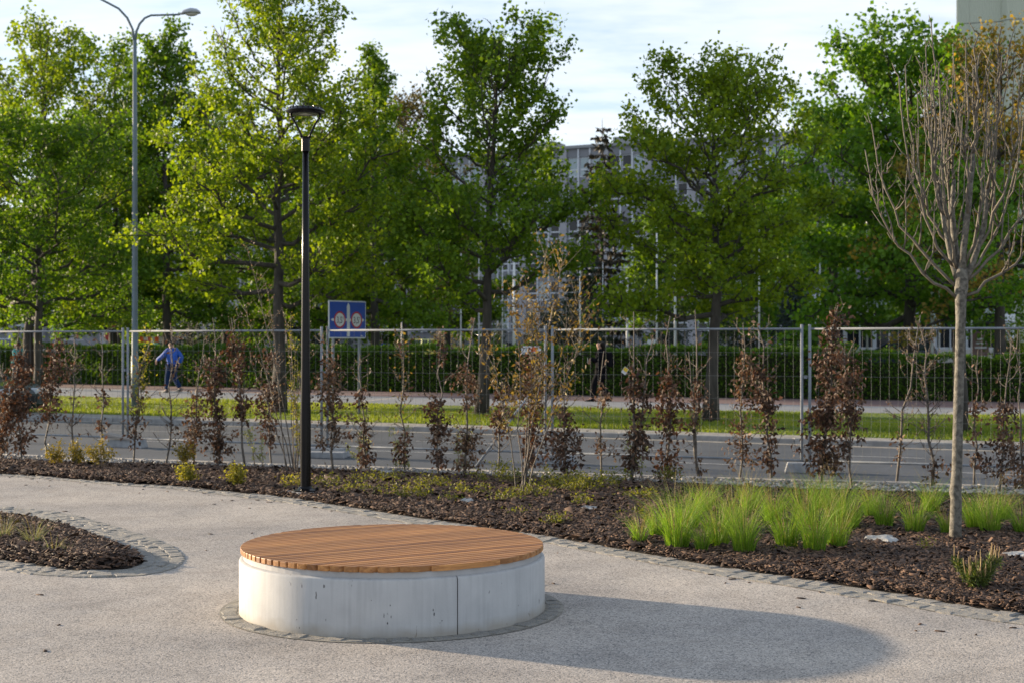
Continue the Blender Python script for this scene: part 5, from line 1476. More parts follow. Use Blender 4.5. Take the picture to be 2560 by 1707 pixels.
# ------------------------------------------------------------------ saplings along the fence
Hv = lambda a, b, w, n=330: (a, b, w, n)
sap = [
 # u, v, u_top, v_top, label, zones, bare, kwargs
 (4, 1150, 10, 1015, 'low dense brown leaved sapling cut by the left edge', [(0.1, 1.0, 0.26, 420)], 8, {}),
 (18, 1140, 12, 905, 'thin bare sapling stem at the left edge behind the dense brown one', [], 10, {}),
 (54, 1152, 40, 823, 'tall densely brown leaved sapling, second from the left edge', [(0.10, 0.45, 0.22, 300), (0.40, 0.82, 0.20, 380)], 10, {}),
 (119, 1150, 135, 838, 'brown leaved sapling with a full upper half, left of the two golden shrubs', [(0.28, 0.45, 0.17, 110), (0.48, 0.92, 0.17, 330)], 10, {}),
 (182, 1157, 185, 838, 'twiggy nearly bare sapling between the two small golden shrubs', [(0.3, 0.8, 0.07, 26)], 22, {'twigs': 30}),
 (259, 1150, 256, 833, 'nearly bare sapling with forked twigs just left of the first fence posts', [(0.2, 0.75, 0.08, 36)], 20, {'twigs': 26}),
 (334, 1161, 365, 815, 'sapling with bright yellow leaves in front of the street lamp pole', [(0.1, 0.5, 0.14, 70)], 30, {'stems': 2, 'twigs': 34, 'top': ('sprout', 0.42, 1.0, 0.06, 230, 0.05)}),
 (414, 1167, 435, 820, 'bare twiggy sapling in front of the walker in blue', [(0.1, 0.4, 0.1, 16)], 26, {'twigs': 36}),
 (485, 1162, 502, 846, 'sapling with a heavy brown lower half, right of the walker in blue', [(0.10, 0.48, 0.20, 290), (0.55, 0.75, 0.08, 30)], 12, {}),
 (548, 1165, 528, 795, 'tall brown leaved sapling in front of the left lane dashes', [(0.05, 0.40, 0.20, 260), (0.36, 0.70, 0.18, 220)], 22, {'twigs': 26}),
 (613, 1175, 584, 795, 'tall sapling with a brown tuft of leaves high on its stem', [(0.30, 0.55, 0.12, 120), (0.62, 0.86, 0.20, 190)], 18, {'twigs': 22, 'r': 0.016}),
 (678, 1162, 664, 850, 'brown leaved sapling left of the black lamp post', [(0.12, 0.40, 0.16, 110), (0.38, 0.68, 0.17, 230), (0.75, 0.92, 0.10, 40)], 12, {}),
 (833, 1185, 820, 815, 'brown leaved sapling right of the black lamp post, under the sign', [(0.12, 0.32, 0.16, 90), (0.30, 0.78, 0.22, 420)], 14, {'r': 0.016}),
 (913, 1178, 896, 884, 'thin sapling behind the pale yellow shoots right of the sign post', [(0.05, 0.4, 0.17, 120), (0.5, 0.66, 0.10, 36)], 10, {}),
 (1012, 1182, 1010, 830, 'slender sapling with a few orange leaves, left of the middle street tree', [(0.04, 0.25, 0.20, 90)], 24, {'top': ('orange_leaf', 0.4, 1.0, 0.08, 60, 0.055), 'twigs': 24}),
 (1097, 1190, 1108, 832, 'sapling with a narrow brown lower half left of the middle tree trunk', [(0.08, 0.42, 0.15, 270), (0.42, 0.55, 0.13, 60), (0.75, 0.98, 0.05, 40)], 10, {}),
 (1160, 1190, 1183, 795, 'tall bare topped sapling in front of the middle street tree trunk', [(0.03, 0.26, 0.22, 230), (0.42, 0.66, 0.20, 170)], 14, {'r': 0.016}),
 (1246, 1175, 1262, 962, 'short sapling with one brown clump left of the orange leaved shrub', [(0.45, 0.92, 0.18, 190)], 6, {}),
 (1330, 1190, 1338, 880, 'brown leaved sapling tangled in the orange leaved shrub', [(0.10, 0.95, 0.19, 480)], 10, {}),
 (1413, 1198, 1412, 905, 'brown leaved sapling right of the double fence post with the brace', [(0.06, 0.62, 0.24, 420)], 10, {}),
 (1504, 1190, 1508, 876, 'thin sapling with sparse brown leaves in front of the walker in black', [(0.1, 0.35, 0.14, 46), (0.58, 0.72, 0.12, 46)], 14, {'twigs': 14}),
 (1580, 1210, 1582, 780, 'forked sapling with a yellow and white tag', [(0.08, 0.34, 0.15, 190), (0.42, 0.66, 0.16, 160)], 12, {'twigs': 24, 'stems': 2, 'r': 0.017}),
 (1669, 1203, 1674, 790, 'sapling with drooping dark brown middle, left of the broad tree trunk', [(0.04, 0.22, 0.16, 120), (0.24, 0.62, 0.18, 300)], 12, {'r': 0.015}),
 (1748, 1199, 1733, 775, 'tall forked nearly leafless sapling right beside the broad tree trunk', [(0.38, 0.56, 0.14, 110), (0.05, 0.2, 0.1, 20)], 20, {'twigs': 32, 'r': 0.018, 'stems': 2}),
 (1850, 1198, 1862, 807, 'left of the two rusty leaved saplings at the right fence panel posts', [(0.10, 0.52, 0.18, 170), (0.5, 0.82, 0.13, 120)], 14, {'twigs': 20}),
 (1928, 1198, 1897, 810, 'right of the two rusty leaved saplings at the right fence panel posts', [(0.05, 0.45, 0.2, 150), (0.45, 0.72, 0.20, 190)], 14, {'twigs': 20, 'r': 0.016}),
 (2053, 1211, 2090, 765, 'largest and densest brown leaved sapling at the right fence posts', [(0.06, 0.40, 0.30, 480), (0.36, 0.72, 0.25, 330), (0.70, 0.98, 0.13, 150)], 10, {'r': 0.02, 'leafmat_': 'beech'}),
 (2130, 1223, 2113, 865, 'sapling with a bare foot and full brown top next to the densest one', [(0.22, 0.48, 0.12, 90), (0.46, 0.95, 0.19, 380)], 8, {'r': 0.015}),
 (2242, 1208, 2302, 790, 'bare leaning sapling left of the bare young tree', [(0.1, 0.3, 0.1, 24)], 12, {'twigs': 30, 'r': 0.016}),
 (2331, 1217, 2310, 823, 'bare budding sapling just left of the pale speckled trunk', [(0.02, 0.15, 0.18, 36)], 30, {'twigs': 44, 'r': 0.018}),
 (2435, 1216, 2447, 872, 'thin bare sapling just right of the pale speckled trunk', [(0.08, 0.2, 0.06, 26), (0.4, 0.62, 0.05, 36)], 8, {'twigs': 12}),
 (2499, 1236, 2517, 843, 'sapling with brown leaves low down, second from the right edge', [(0.10, 0.62, 0.16, 260)], 8, {'twigs': 12}),
 (2556, 1226, 2540, 823, 'leafy footed sapling cut by the right edge', [(0.02, 0.28, 0.22, 220)], 12, {'twigs': 14}),
]
for i, (u, v, ut, vt, lab, zn, bare, kw) in enumerate(sap):
    kw.setdefault('leafmat_', ['beech', 'beech_tan', 'beech', 'beech_red'][(i*5+1) % 4]); kw.setdefault('leaf', 0.056 + 0.004*((i*7) % 4))
    sapling('beech_sapling', u, v, ut, vt, lab, 500+i, zones=zn, bare=bare, **kw)
# tag tied to the forked sapling
tx_, ty_ = bear(1562, ground(1580, 1210)[1]), ground(1580, 1210)[1]
tg = empty('plant_tag', (tx_, ty_-0.06, hgt(925, ty_)), R(-20), 'small yellow and white plant tag hanging in the forked sapling', 'tag')
MB().box(-0.032, 0.032, -0.0015, 0.0015, -0.045, 0.04).build('card', M['signwhite'], tg, rot=(0, R(35), 0))
MB().box(-0.026, 0.026, -0.0032, -0.0018, -0.01, 0.036).build('yellow_print', M['yellow'], tg, rot=(0, R(35), 0))
MB().tube([(0.02, 0, 0.03), (0.05, 0.03, 0.10)], 0.0012, 4).build('tie', M['wire'], tg)

# ------------------------------------------------------------------ taller shrubs
multistem('serviceberry_shrub', 1300, 1240, 'tall many stemmed shrub with small orange green leaves before the fence', 601,
          [(66, 628), (105, 655), (-15, 740), (150, 725), (178, 800), (-80, 830), (40, 720)], M['orange_leaf'], leaf=0.055, nleaf=1400, spread=0.06, r=0.009, f0=0.34, leafspan=0.62, sm='stem')
multistem('budding_shrub', 732, 1188, 'tall bare shrub with pink buds leaning left of the black lamp post', 602,
          [(-105, 610), (-125, 730), (-60, 720), (30, 720), (48, 760), (-20, 780), (-110, 900)], M['bud'], leaf=0.032, nleaf=460, spread=0.05, r=0.009, f0=0.40, bud=True, leafspan=0.35, sm='stem')
multistem('barberry_shrub', 748, 1192, 'slim upright shrub with yellow green leaves touching the black lamp post', 603,
          [(-22, 785), (-12, 850), (-4, 900), (-14, 960)], M['sprout'], leaf=0.035, nleaf=620, spread=0.045, r=0.008, f0=0.2, leafspan=0.12)
for k, (u, v, st, lab) in enumerate([(906, 1172, [(-26, 1030), (8, 1035), (-4, 1080), (-38, 1120), (14, 1060), (22, 1090)], 'pale yellow green shoots right of the sign post'),
                                     (1000, 1178, [(-26, 1060), (18, 1070), (-14, 1100), (10, 1105)], 'pale grey green shoots at the slender sapling left of the middle tree'),
                                     (1155, 1186, [(-18, 1050), (12, 1068), (0, 1090)], 'pale green shoots in front of the middle street tree trunk'),
                                     (1588, 1206, [(-12, 1085), (8, 1080), (-22, 1110), (38, 1110), (2, 1120)], 'pale yellow shoots at the forked sapling with the tag'),
                                     (640, 1172, [(-28, 1030), (-18, 1070), (10, 1050), (-36, 1080)], 'pale yellow green shoots left of the black lamp post')]):
    multistem('willow_shoots', u, v, lab, 620+k, st, M['pale'], leaf=0.045, nleaf=230, spread=0.03, r=0.006, f0=0.15, leafspan=0.05, group='pale leaved shoots between the saplings')

# ------------------------------------------------------------------ low shrubs
low = [(940, 1212, 190, 34, 'low yellow green shrub just right of the black lamp foot', 'spirea', 500), (870, 1236, 150, 28, 'low sparse shrub between the black lamp foot and the round bench', 'spirea', 330),
       (1010, 1250, 150, 44, 'low yellow green shrub above the left half of the round bench', 'spirea', 520), (1245, 1215, 170, 62, 'yellow green shrub at the left foot of the tall orange leaved shrub', 'spirea', 700),
       (1265, 1262, 120, 30, 'very low green shrub in front of the tall orange leaved shrub', 'spirea', 280), (1395, 1222, 170, 58, 'yellow green shrub at the right foot of the tall orange leaved shrub', 'spirea', 620),
       (1510, 1226, 190, 62, 'spreading green shrub below the tagged forked sapling', 'spirea', 720), (1600, 1252, 120, 30, 'low green shrub at the left end of the grass tufts', 'spirea', 300),
       (1390, 1318, 70, 34, 'tiny lone green shrub right above the round bench', 'spirea', 190), (1662, 1212, 80, 60, 'green shrub at the foot of the drooping brown sapling', 'spirea', 300),
       (1125, 1262, 80, 24, 'very low green shrub beside the left flat stone', 'spirea', 170), (735, 1222, 110, 40, 'yellow green shrub at the left of the black lamp foot', 'sprout', 300),
       (1450, 1270, 90, 34, 'sparse green shrub beside the middle flat stone', 'spirea', 190)]
low += [(1080, 1228, 130, 40, 'low green shrub above the middle of the round bench', 'spirea', 380), (1180, 1242, 120, 36, 'low yellow green shrub left of the tall orange leaved shrub, near the flat stone', 'spirea', 320),
        (1330, 1248, 140, 44, 'low green shrub just right of the tall orange leaved shrub foot', 'spirea', 420), (820, 1218, 110, 30, 'low sparse shrub touching the right side of the black lamp foot', 'spirea', 240),
        (1450, 1236, 120, 50, 'leafy green shrub left of the tagged forked sapling', 'spirea', 420), (1580, 1296, 80, 26, 'very low green shrub in the bark left of the small front tufts', 'spirea', 150),
        (1290, 1294, 70, 22, 'tiny sprawling shrub at the bark edge above the right half of the bench', 'spirea', 120)]
for k, (u, v, wp, hp, lab, mt, n_) in enumerate(low):
    lowshrub('low_shrub', u, v, wp*1.1, hp, lab, 700+k, matr=mt, n=int(n_*0.85), leaf=0.03)
for k, (u, v, wp, hp, lab) in enumerate([(138, 1168, 58, 62, 'leftmost small golden shrub at the bark edge'), (252, 1176, 82, 72, 'fuller small golden shrub before the first fence foot'),
                                         (462, 1166, 72, 52, 'golden shrub between the walker in blue and the heavy brown sapling'), (463, 1212, 52, 46, 'bright yellow shrub at the path edge left of the black lamp'),
                                         (588, 1220, 42, 58, 'smallest yellow shrub at the path edge nearest the black lamp'), (188, 1168, 40, 58, 'thin orange shrub between the two golden shrubs')]):
    lowshrub('golden_shrub', u, v, wp, hp*1.2, lab, 730+k, matr='sprout' if k in (3, 4) else 'thujagold', n=620, leaf=0.034, group='small golden shrubs in the bark bed')
lowshrub('seedling', 2318, 1393, 22, 56, 'small upright green seedling left of the bare tree foot', 745, n=80, leaf=0.022, group=None)
lowshrub('seedling', 1960, 1392, 70, 26, 'straggly low seedling in front of the grass tufts', 746, n=60, leaf=0.022, group=None)

# ------------------------------------------------------------------ grass tufts (front to back)
z6 = lambda x, y: (1300 + x/1.867, 1150 + y/1.867)
tufts = [(560, 392, 0.66, 'small grass tuft at the front left corner of the tuft group'), (640, 368, 0.72, 'second small grass tuft from the left'),
         (735, 412, 1.12, 'large front grass tuft, first big one from the left'), (850, 424, 0.60, 'short low grass tuft between the first two big front tufts'),
         (925, 405, 1.05, 'second big front grass tuft from the left'), (1045, 436, 1.15, 'foremost and largest grass tuft'),
         (1245, 412, 1.0, 'big grass tuft to the right of the foremost one'), (1375, 430, 1.05, 'big front grass tuft, second right of the foremost'),
         (1480, 412, 0.98, 'dark based grass tuft at the right end of the front row'), (790, 330, 0.95, 'grass tuft behind the first big front tuft'),
         (1000, 330, 1.0, 'grass tuft behind the foremost one'), (1180, 300, 0.9, 'grass tuft in the gap behind the foremost row'),
         (1330, 310, 1.05, 'back row grass tuft in the middle of the group'), (1480, 300, 1.1, 'back row grass tuft above the right end of the front row'),
         (1540, 320, 0.9, 'grass tuft on the right flank of the main group'), (860, 250, 0.9, 'far back grass tuft at the left of the group'),
         (1070, 245, 0.9, 'far back grass tuft under the rusty saplings'), (1400, 240, 0.9, 'far back grass tuft under the densest sapling'),
         (1640, 270, 0.8, 'leftmost grass tuft of the group left of the pale trunk'), (1700, 315, 0.85, 'front grass tuft above the right flat stone'),
         (1840, 342, 1.0, 'large grass tuft close left of the pale trunk'), (1920, 250, 0.85, 'back grass tuft left of the pale trunk'),
         (1992, 350, 0.55, 'small grass tuft touching the pale trunk foot'), (2125, 330, 0.95, 'grass tuft first right of the pale trunk'),
         (2190, 345, 1.0, 'wide grass tuft second right of the pale trunk'), (2342, 352, 0.8, 'grass tuft at the right edge'), (2250, 290, 0.8, 'back grass tuft at the right behind the wide one')]
for k, (x_, y_, s_, lab) in enumerate(tufts):
    u_, v_ = z6(x_, y_)
    tuft(u_, v_, s_*(0.90+0.12*((k*7) % 5)/4), lab, 800+k, n=int((230+30*((k*3) % 4))*s_+40), straw=26+(k*5) % 14)
tuft(235/2.816, 1150+620/2.816, 0.62, 'grey green grass tuft in the middle of the island bed', 850, 'tuft_blue', n=110, straw=8, group='grass tufts in the island bed')
tuft(25/2.816, 1150+590/2.816, 0.62, 'grey green grass tuft at the left edge of the island bed', 851, 'tuft_blue', n=110, straw=8, group='grass tufts in the island bed')
tuft(375/2.816, 1150+680/2.816, 0.42, 'small grass tuft low in the island bed', 852, 'tuft_blue', n=40, straw=2, group='grass tufts in the island bed')
tuft(480/2.816, 1150+682/2.816, 0.32, 'tiny grass tuft nearest the tip of the island bed', 853, 'tuft_blue', n=26, straw=0, group='grass tufts in the island bed')

# dwarf pine with candles
px_, py2 = ground(2440, 1472, 0.03)
dp = empty('dwarf_pine', (px_, py2, 0.03), 0, 'small dwarf pine with upright golden candles at the right', 'shrub')
rp2 = np.random.default_rng(91)
st = MB(); PN = []; DN = []; cd = []
tips = [(0.0, -0.06, 0.13), (-0.05, -0.02, 0.12), (0.06, -0.03, 0.11), (-0.12, 0.10, 0.19), (-0.08, 0.12, 0.18), (0.12, 0.08, 0.19), (0.17, 0.10, 0.19), (0.05, 0.03, 0.18), (0.0, 0.0, 0.17), (-0.03, 0.02, 0.15), (-0.06, -0.05, 0.09), (0.09, 0.0, 0.13), (0.14, 0.12, 0.20), (0.03, -0.05, 0.10), (0.20, 0.12, 0.18), (-0.02, -0.07, 0.11)]
for (x_, y_, z_) in tips:
    st.tube([(0, 0, -0.02), (x_*0.7, y_*0.7, z_*0.45), (x_, y_, z_)], [0.009, 0.007, 0.004], 5, cap=False)
    for _ in range(190):
        t = rp2.uniform(0.12, 1); PN.append((x_*t+rp2.normal()*0.006, y_*t+rp2.normal()*0.006, z_*t**1.3)); DN.append((x_*2, y_*2, 0.7))
    cd.append((x_, y_, z_))
st.build('branches', M['stem'], dp)
leafcloud('needles', rp2, np.array(PN), 0.048, M['pinen'], dp, droop=-0.1, D=np.array(DN)*0.8, aspect=0.06, spread=0.85)
for (x_, y_, z_) in cd:
    for q_ in range(2):
        a_ = rp2.normal()*0.010; l_ = rp2.uniform(0.045, 0.11)
        MB().tube([(x_+a_, y_, z_-0.01), (x_+a_*1.5, y_, z_+l_*0.6), (x_+a_*1.6, y_, z_+l_)], [0.0036, 0.0032, 0.0022], 6).build('candle', M['candle'], dp)

# flat stones in the bark
def stone(u, v, wid, dep, label, seed):
    x, y = ground(u, v, 0.04); rng = random.Random(seed)
    n = 13; mb = MB()
    lv = [(0.92, -0.03), (1.0, 0.03), (0.86, 0.055), (0.45, 0.062)]
    rr = [rng.uniform(0.75, 1.15) for _ in range(n)]
    for s_, z_ in lv:
        for k in range(n):
            t = 2*PI*k/n; mb.v.append((math.cos(t)*wid*s_*rr[k]/2, math.sin(t)*dep*s_*rr[k]/2, z_ + rng.uniform(-0.006, 0.006)))
    for j in range(len(lv)-1):
        for k in range(n): mb.f.append((j*n+k, j*n+(k+1) % n, (j+1)*n+(k+1) % n, (j+1)*n+k))
    mb.f.append(tuple(range((len(lv)-1)*n, len(lv)*n)))
    o = mb.build('flat_stone', M['stone'], None, loc=(x, y, 0.015))
    tag(o, label, 'stone', 'pale flat stones lying in the bark')
stone(2202, 1350, 0.29, 0.36, 'pale flat stone left of the bare tree foot', 1)
stone(1472, 1275, 0.20, 0.3, 'pale flat stone behind the bench, right of the orange leaved shrub', 2)
stone(1167, 1254, 0.17, 0.28, 'pale flat stone behind the bench, left of the orange leaved shrub', 3)
stone(2548, 1391, 0.26, 0.3, 'pale flat stone at the right edge beside the dwarf pine', 4)
stone(966, 1183, 0.20, 0.25, 'white stone at the gravel strip right of the sign post', 5)

# ------------------------------------------------------------------ poles behind the hedge
poles = [(1004, 62, 760, 0.05, 'thin pale pole far left of the golden bush'), (1152, 60, 640, 0.055, 'white flagpole over the dark parked van, left of the middle tree'), (1197, 63, 650, 0.05, 'thin white flagpole just left of the middle tree trunk'),
         (1256, 64, 650, 0.045, 'thin white flagpole just right of the middle tree trunk'), (1285, 50, 600, 0.09, 'thick grey post left of the orange leaved shrub'),
         (1450, 52, 600, 0.055, 'white flagpole left of the walker in black'), (1507, 78, 660, 0.05, 'thin white flagpole seen right over the walker in black'),
         (1642, 56, 560, 0.065, 'white flagpole beside the small white notice'), (1688, 54, 560, 0.085, 'thick pale flagpole right of the small white notice'),
         (1775, 62, 620, 0.05, 'white flagpole half hidden by the broad tree trunk'), (1898, 57, 560, 0.06, 'white flagpole at the two rusty saplings'),
         (2050, 56, 640, 0.05, 'thin white pole at the left end of the shop front'), (2168, 52, 560, 0.065, 'pale brownish pole in front of the shop front'),
         (2330, 50, 735, 0.10, 'thick grey post left of the pale speckled trunk'), (2348, 54, 700, 0.07, 'slimmer grey post next to the thick one at the pale trunk'), (2429, 58, 740, 0.065, 'white post of the brown board')]
for (u, Y, vt, dia, lab) in poles:
    r_ = empty('flagpole', (bear(u, Y), Y, 0.33), 0, lab, 'pole', 'pale poles behind the hedge')
    Hh = hgt(vt, Y)-0.33
    MB().tube([(0, 0, 0), (0, 0, Hh*0.5), (0, 0, Hh)], [dia*0.62, dia*0.56, dia*0.42], 10).build('pole', M['flagpole'], r_, smooth=True)
    MB().lathe([(0, Hh-0.01), (dia*0.55, Hh), (dia*0.62, Hh+0.05), (dia*0.3, Hh+0.1), (0, Hh+0.11)], 10).build('cap', M['flagpole'], r_)
    MB().lathe([(0, 0), (dia*1.6, 0), (dia*1.6, 0.03), (dia*0.62, 0.05)], 12).build('base_plate', M['flagpole'], r_)
wl = empty('white_lamp', (bear(1568, 58), 58, 0.33), 0, 'white lamp post with a cone shaped head between the flagpoles', 'lamp')
hw_ = hgt(713, 58)-0.33
MB().tube([(0, 0, 0), (0, 0, hw_)], [0.055, 0.042], 10).build('pole', M['flagpole'], wl, smooth=True)
MB().lathe([(0.03, hw_), (0.05, hw_+0.04), (0.12, hw_+0.24)], 16).build('lantern', M['lens'], wl)
MB().lathe([(0.0, hw_+0.30), (0.13, hw_+0.27), (0.135, hw_+0.24), (0.0, hw_+0.24)], 16).build('cap', M['flagpole'], wl)
nb_ = empty('notice_sign', (bear(1628, 50), 50, 0.30), R(-20), 'small white notice on a post behind the hedge', 'sign')
MB().box(-0.15, 0.15, -0.01, 0.01, hgt(861, 50)-0.30, hgt(849, 50)-0.30).build('plate', M['signwhite'], nb_)
MB().tube([(0, 0.03, 0), (0, 0.03, hgt(851, 50)-0.3)], 0.02, 8).build('post', M['galv'], nb_)
bb = empty('information_sign', (bear(2452, 60), 60, 0.36), R(-15), 'reddish brown information board with pale lines behind the lower hedge', 'sign')
z0_, z1_ = hgt(888, 60)-0.36, hgt(830, 60)-0.36
MB().box(-0.33, 0.33, -0.02, 0.02, z0_, z1_).build('board', M['brown'], bb, bevel=0.01)
for k, f_ in enumerate((0.30, 0.48, 0.66)):
    MB().box(-0.24+0.05*k, 0.24-0.03*k, -0.024, -0.0205, z0_+(z1_-z0_)*f_, z0_+(z1_-z0_)*f_+0.075).build('pale_line', M['signwhite'], bb)
for xx in (-0.28, 0.28): MB().box(xx-0.03, xx+0.03, 0.021, 0.06, 0, z1_).build('post', M['brown'], bb)

# ------------------------------------------------------------------ office blocks
FA = math.atan(-0.5)
def office(name, x0, y0, nb, label, z_off=0.4, floors=6, seed=1):
    rng = random.Random(seed)
    root = empty(name, (x0, y0, z_off), FA, label, 'building', 'office blocks beyond the car park')
    bw = 4.72; Lb = nb*bw; pit = 3.2; bar0 = 3.6-z_off; roofz = 22.1-z_off if floors == 6 else bar0+floors*pit-0.4
    MB().box(0, Lb, 0.35, 14, 0, roofz-0.3).build('wall', M['wall'], root)
    MB().box(-0.3, Lb+0.3, -0.35, 14.3, roofz-0.3, roofz).build('roof', M['roof'], root)
    wf = MB()
    ww, wh0, wh1 = 1.06, -0.72, 1.28
    t = 0.075
    for (a, b, c, d) in ((-ww/2, ww/2, wh0, wh0+t), (-ww/2, ww/2, wh1-t, wh1), (-ww/2, ww/2, -0.07, 0.07), (-ww/2, -ww/2+t, wh0+t, -0.07), (ww/2-t, ww/2, wh0+t, -0.07), (-ww/2, -ww/2+t, 0.07, wh1-t), (ww/2-t, ww/2, 0.07, wh1-t)):
        wf.box(a, b, -0.05, 0.04, c, d)
    wf.box(-ww/2-0.06, ww/2+0.06, -0.12, 0.04, wh0-0.07, wh0-0.002)
    wme = wf.mesh('window'); wme.materials.append(M['framew'])
    pn = MB().box(-ww/2+0.02, ww/2-0.02, 0.0, 0.02, wh0+0.02, wh1-0.02).mesh('pane'); pn.materials.append(M['pane'])
    pb_ = MB().box(-ww/2+0.02, ww/2-0.02, 0.0, 0.02, wh0+0.02, wh1-0.02).mesh('pane'); pb_.materials.append(M['blind'])
    sp = MB().box(0.02, bw-0.86, -0.02, 0.30, 0, pit-2.0-0.09).mesh('spandrel_panel'); sp.materials.append(M['wall'])
    pil = MB().box(0, 0.80, -0.22, 0.33, 0, roofz-0.302).mesh('pilaster'); pil.materials.append(M['pilaster'])
    fin = MB().box(-0.07, 0.07, -0.14, 0.32, bar0-0.9, roofz-0.301).mesh('facade_fin'); fin.materials.append(M['framew'])
    for b in range(nb):
        link('pilaster', pil, None, root, loc=(b*bw, 0, 0))
        for k in range(2): link('facade_fin', fin, None, root, loc=(b*bw+0.80+(k+1)*(bw-0.80)/3, 0, 0))
        for f in range(floors):
            zb_ = bar0 + f*pit
            link('spandrel_panel', sp, None, root, loc=(b*bw+0.82, 0, zb_+1.28+0.02))
            for k in range(3):
                wo_ = link('window', wme, None, root, loc=(b*bw+0.80+(k+0.5)*(bw-0.80)/3, 0.16, zb_))
                link('pane', pb_ if rng.random() < (0.75 if f == floors-1 else 0.12) else pn, None, wo_)
        if floors == 6 and b in (6, 8):
            MB().box(0, 2.6, 3, 6, roofz, roofz+1.1).build('roof_unit', M['roof'], root, loc=(b*bw, 0, 0))
    return root
fx = lambda X: 151.55-0.5*X
X0 = -24.5
office('office_block', X0, fx(X0), 16, 'long grey office block with white window frames behind the spruce')
X0 = -76.0
office('office_block', X0, fx(X0)-14, 12, 'grey office block low behind the trees on the left', floors=4, seed=3)

# low shop front on the right
SX, SY = bear(2040, 78), 78
shop = empty('shop_pavilion', (SX, SY, 0.4), FA, 'low white pavilion with large shop windows behind the bare young tree', 'building')
Ls = 9.5
MB().box(0, Ls, 0.25, 7, 0, 4.6).build('wall', M['siding'], shop)
MB().box(-0.3, Ls+0.3, -0.25, 7.2, 4.6, 4.9).build('roof', M['roof'], shop)
for k in range(9): MB().box(0, Ls, 0.20, 0.247, 2.98+k*0.175, 2.98+k*0.175+0.155).build('siding_board', M['siding'], shop)
MB().box(0, Ls, 0.02, 0.24, 0, 0.95).build('plinth_wall', M['cream'], shop)
nwin = 6; ww = Ls/nwin
for k in range(nwin):
    wm = MB(); x0_ = k*ww; x1_ = x0_+ww
    for (a, b, c, d) in ((x0_, x0_+0.10, 0.95, 2.9), (x1_-0.10, x1_, 0.95, 2.9), (x0_+0.10, x1_-0.10, 0.95, 1.05), (x0_+0.10, x1_-0.10, 2.8, 2.9), ((x0_+x1_)/2-0.035, (x0_+x1_)/2+0.035, 1.05, 2.8)):
        wm.box(a, b, 0.05, 0.22, c, d)
    o = wm.build('window', M['framew'], shop)
    MB().box(x0_+0.1, x1_-0.1, 0.14, 0.16, 1.05, 2.8).build('pane', M['pane'], o)
    MB().box(x0_+0.12, x1_-0.12, 0.165, 0.175, 2.1 if k % 2 else 2.3, 2.78).build('blind', M['whitecloth'], o)

# clad tower in the far right corner
TX, TY = bear(2391, 230), 230
tow = empty('clad_tower', (TX, TY, 0), 0, 'huge windowless tower clad in grey green corrugated panels', 'building')
def corr(x0, y0, x1, y1, z0, z1, pitch=0.34, amp=0.05):
    L_ = math.hypot(x1-x0, y1-y0); n = int(L_/pitch*2); d = ((x1-x0)/L_, (y1-y0)/L_); nn = (d[1], -d[0])
    mb = MB()
    for i in range(n+1):
        s_ = L_*i/n; o_ = amp*(i % 2)
        for z in (z0, z1): mb.v.append((x0+d[0]*s_+nn[0]*o_, y0+d[1]*s_+nn[1]*o_, z))
    for i in range(n): mb.f.append((2*i, 2*i+2, 2*i+3, 2*i+1))
    return mb
Hs = [0, 17.3, 34.6, 53.0, 71.0]
fc = [(0, 0, 1.9, -0.55), (1.9, -0.55, 6.6, -1.9), (6.6, -1.9, 7.1, -3.2), (7.1, -3.2, 22, -7.0), (22, -7, 34, -2)]
for (a, b, c, d) in fc:
    for k in range(4):
        corr(a, b, c, d, Hs[k]+0.06, Hs[k+1]-0.06).build('cladding_panel', M['tower'], tow)
tb_ = MB(); poly = [(0.1, 0.2), (2.0, -0.35), (6.75, -1.6), (7.2, -2.9), (22, -6.6), (33.8, -1.7), (40, 20), (9, 20)]
tb_.prism(poly, 0, 71.2).build('core', M['roof'], tow)

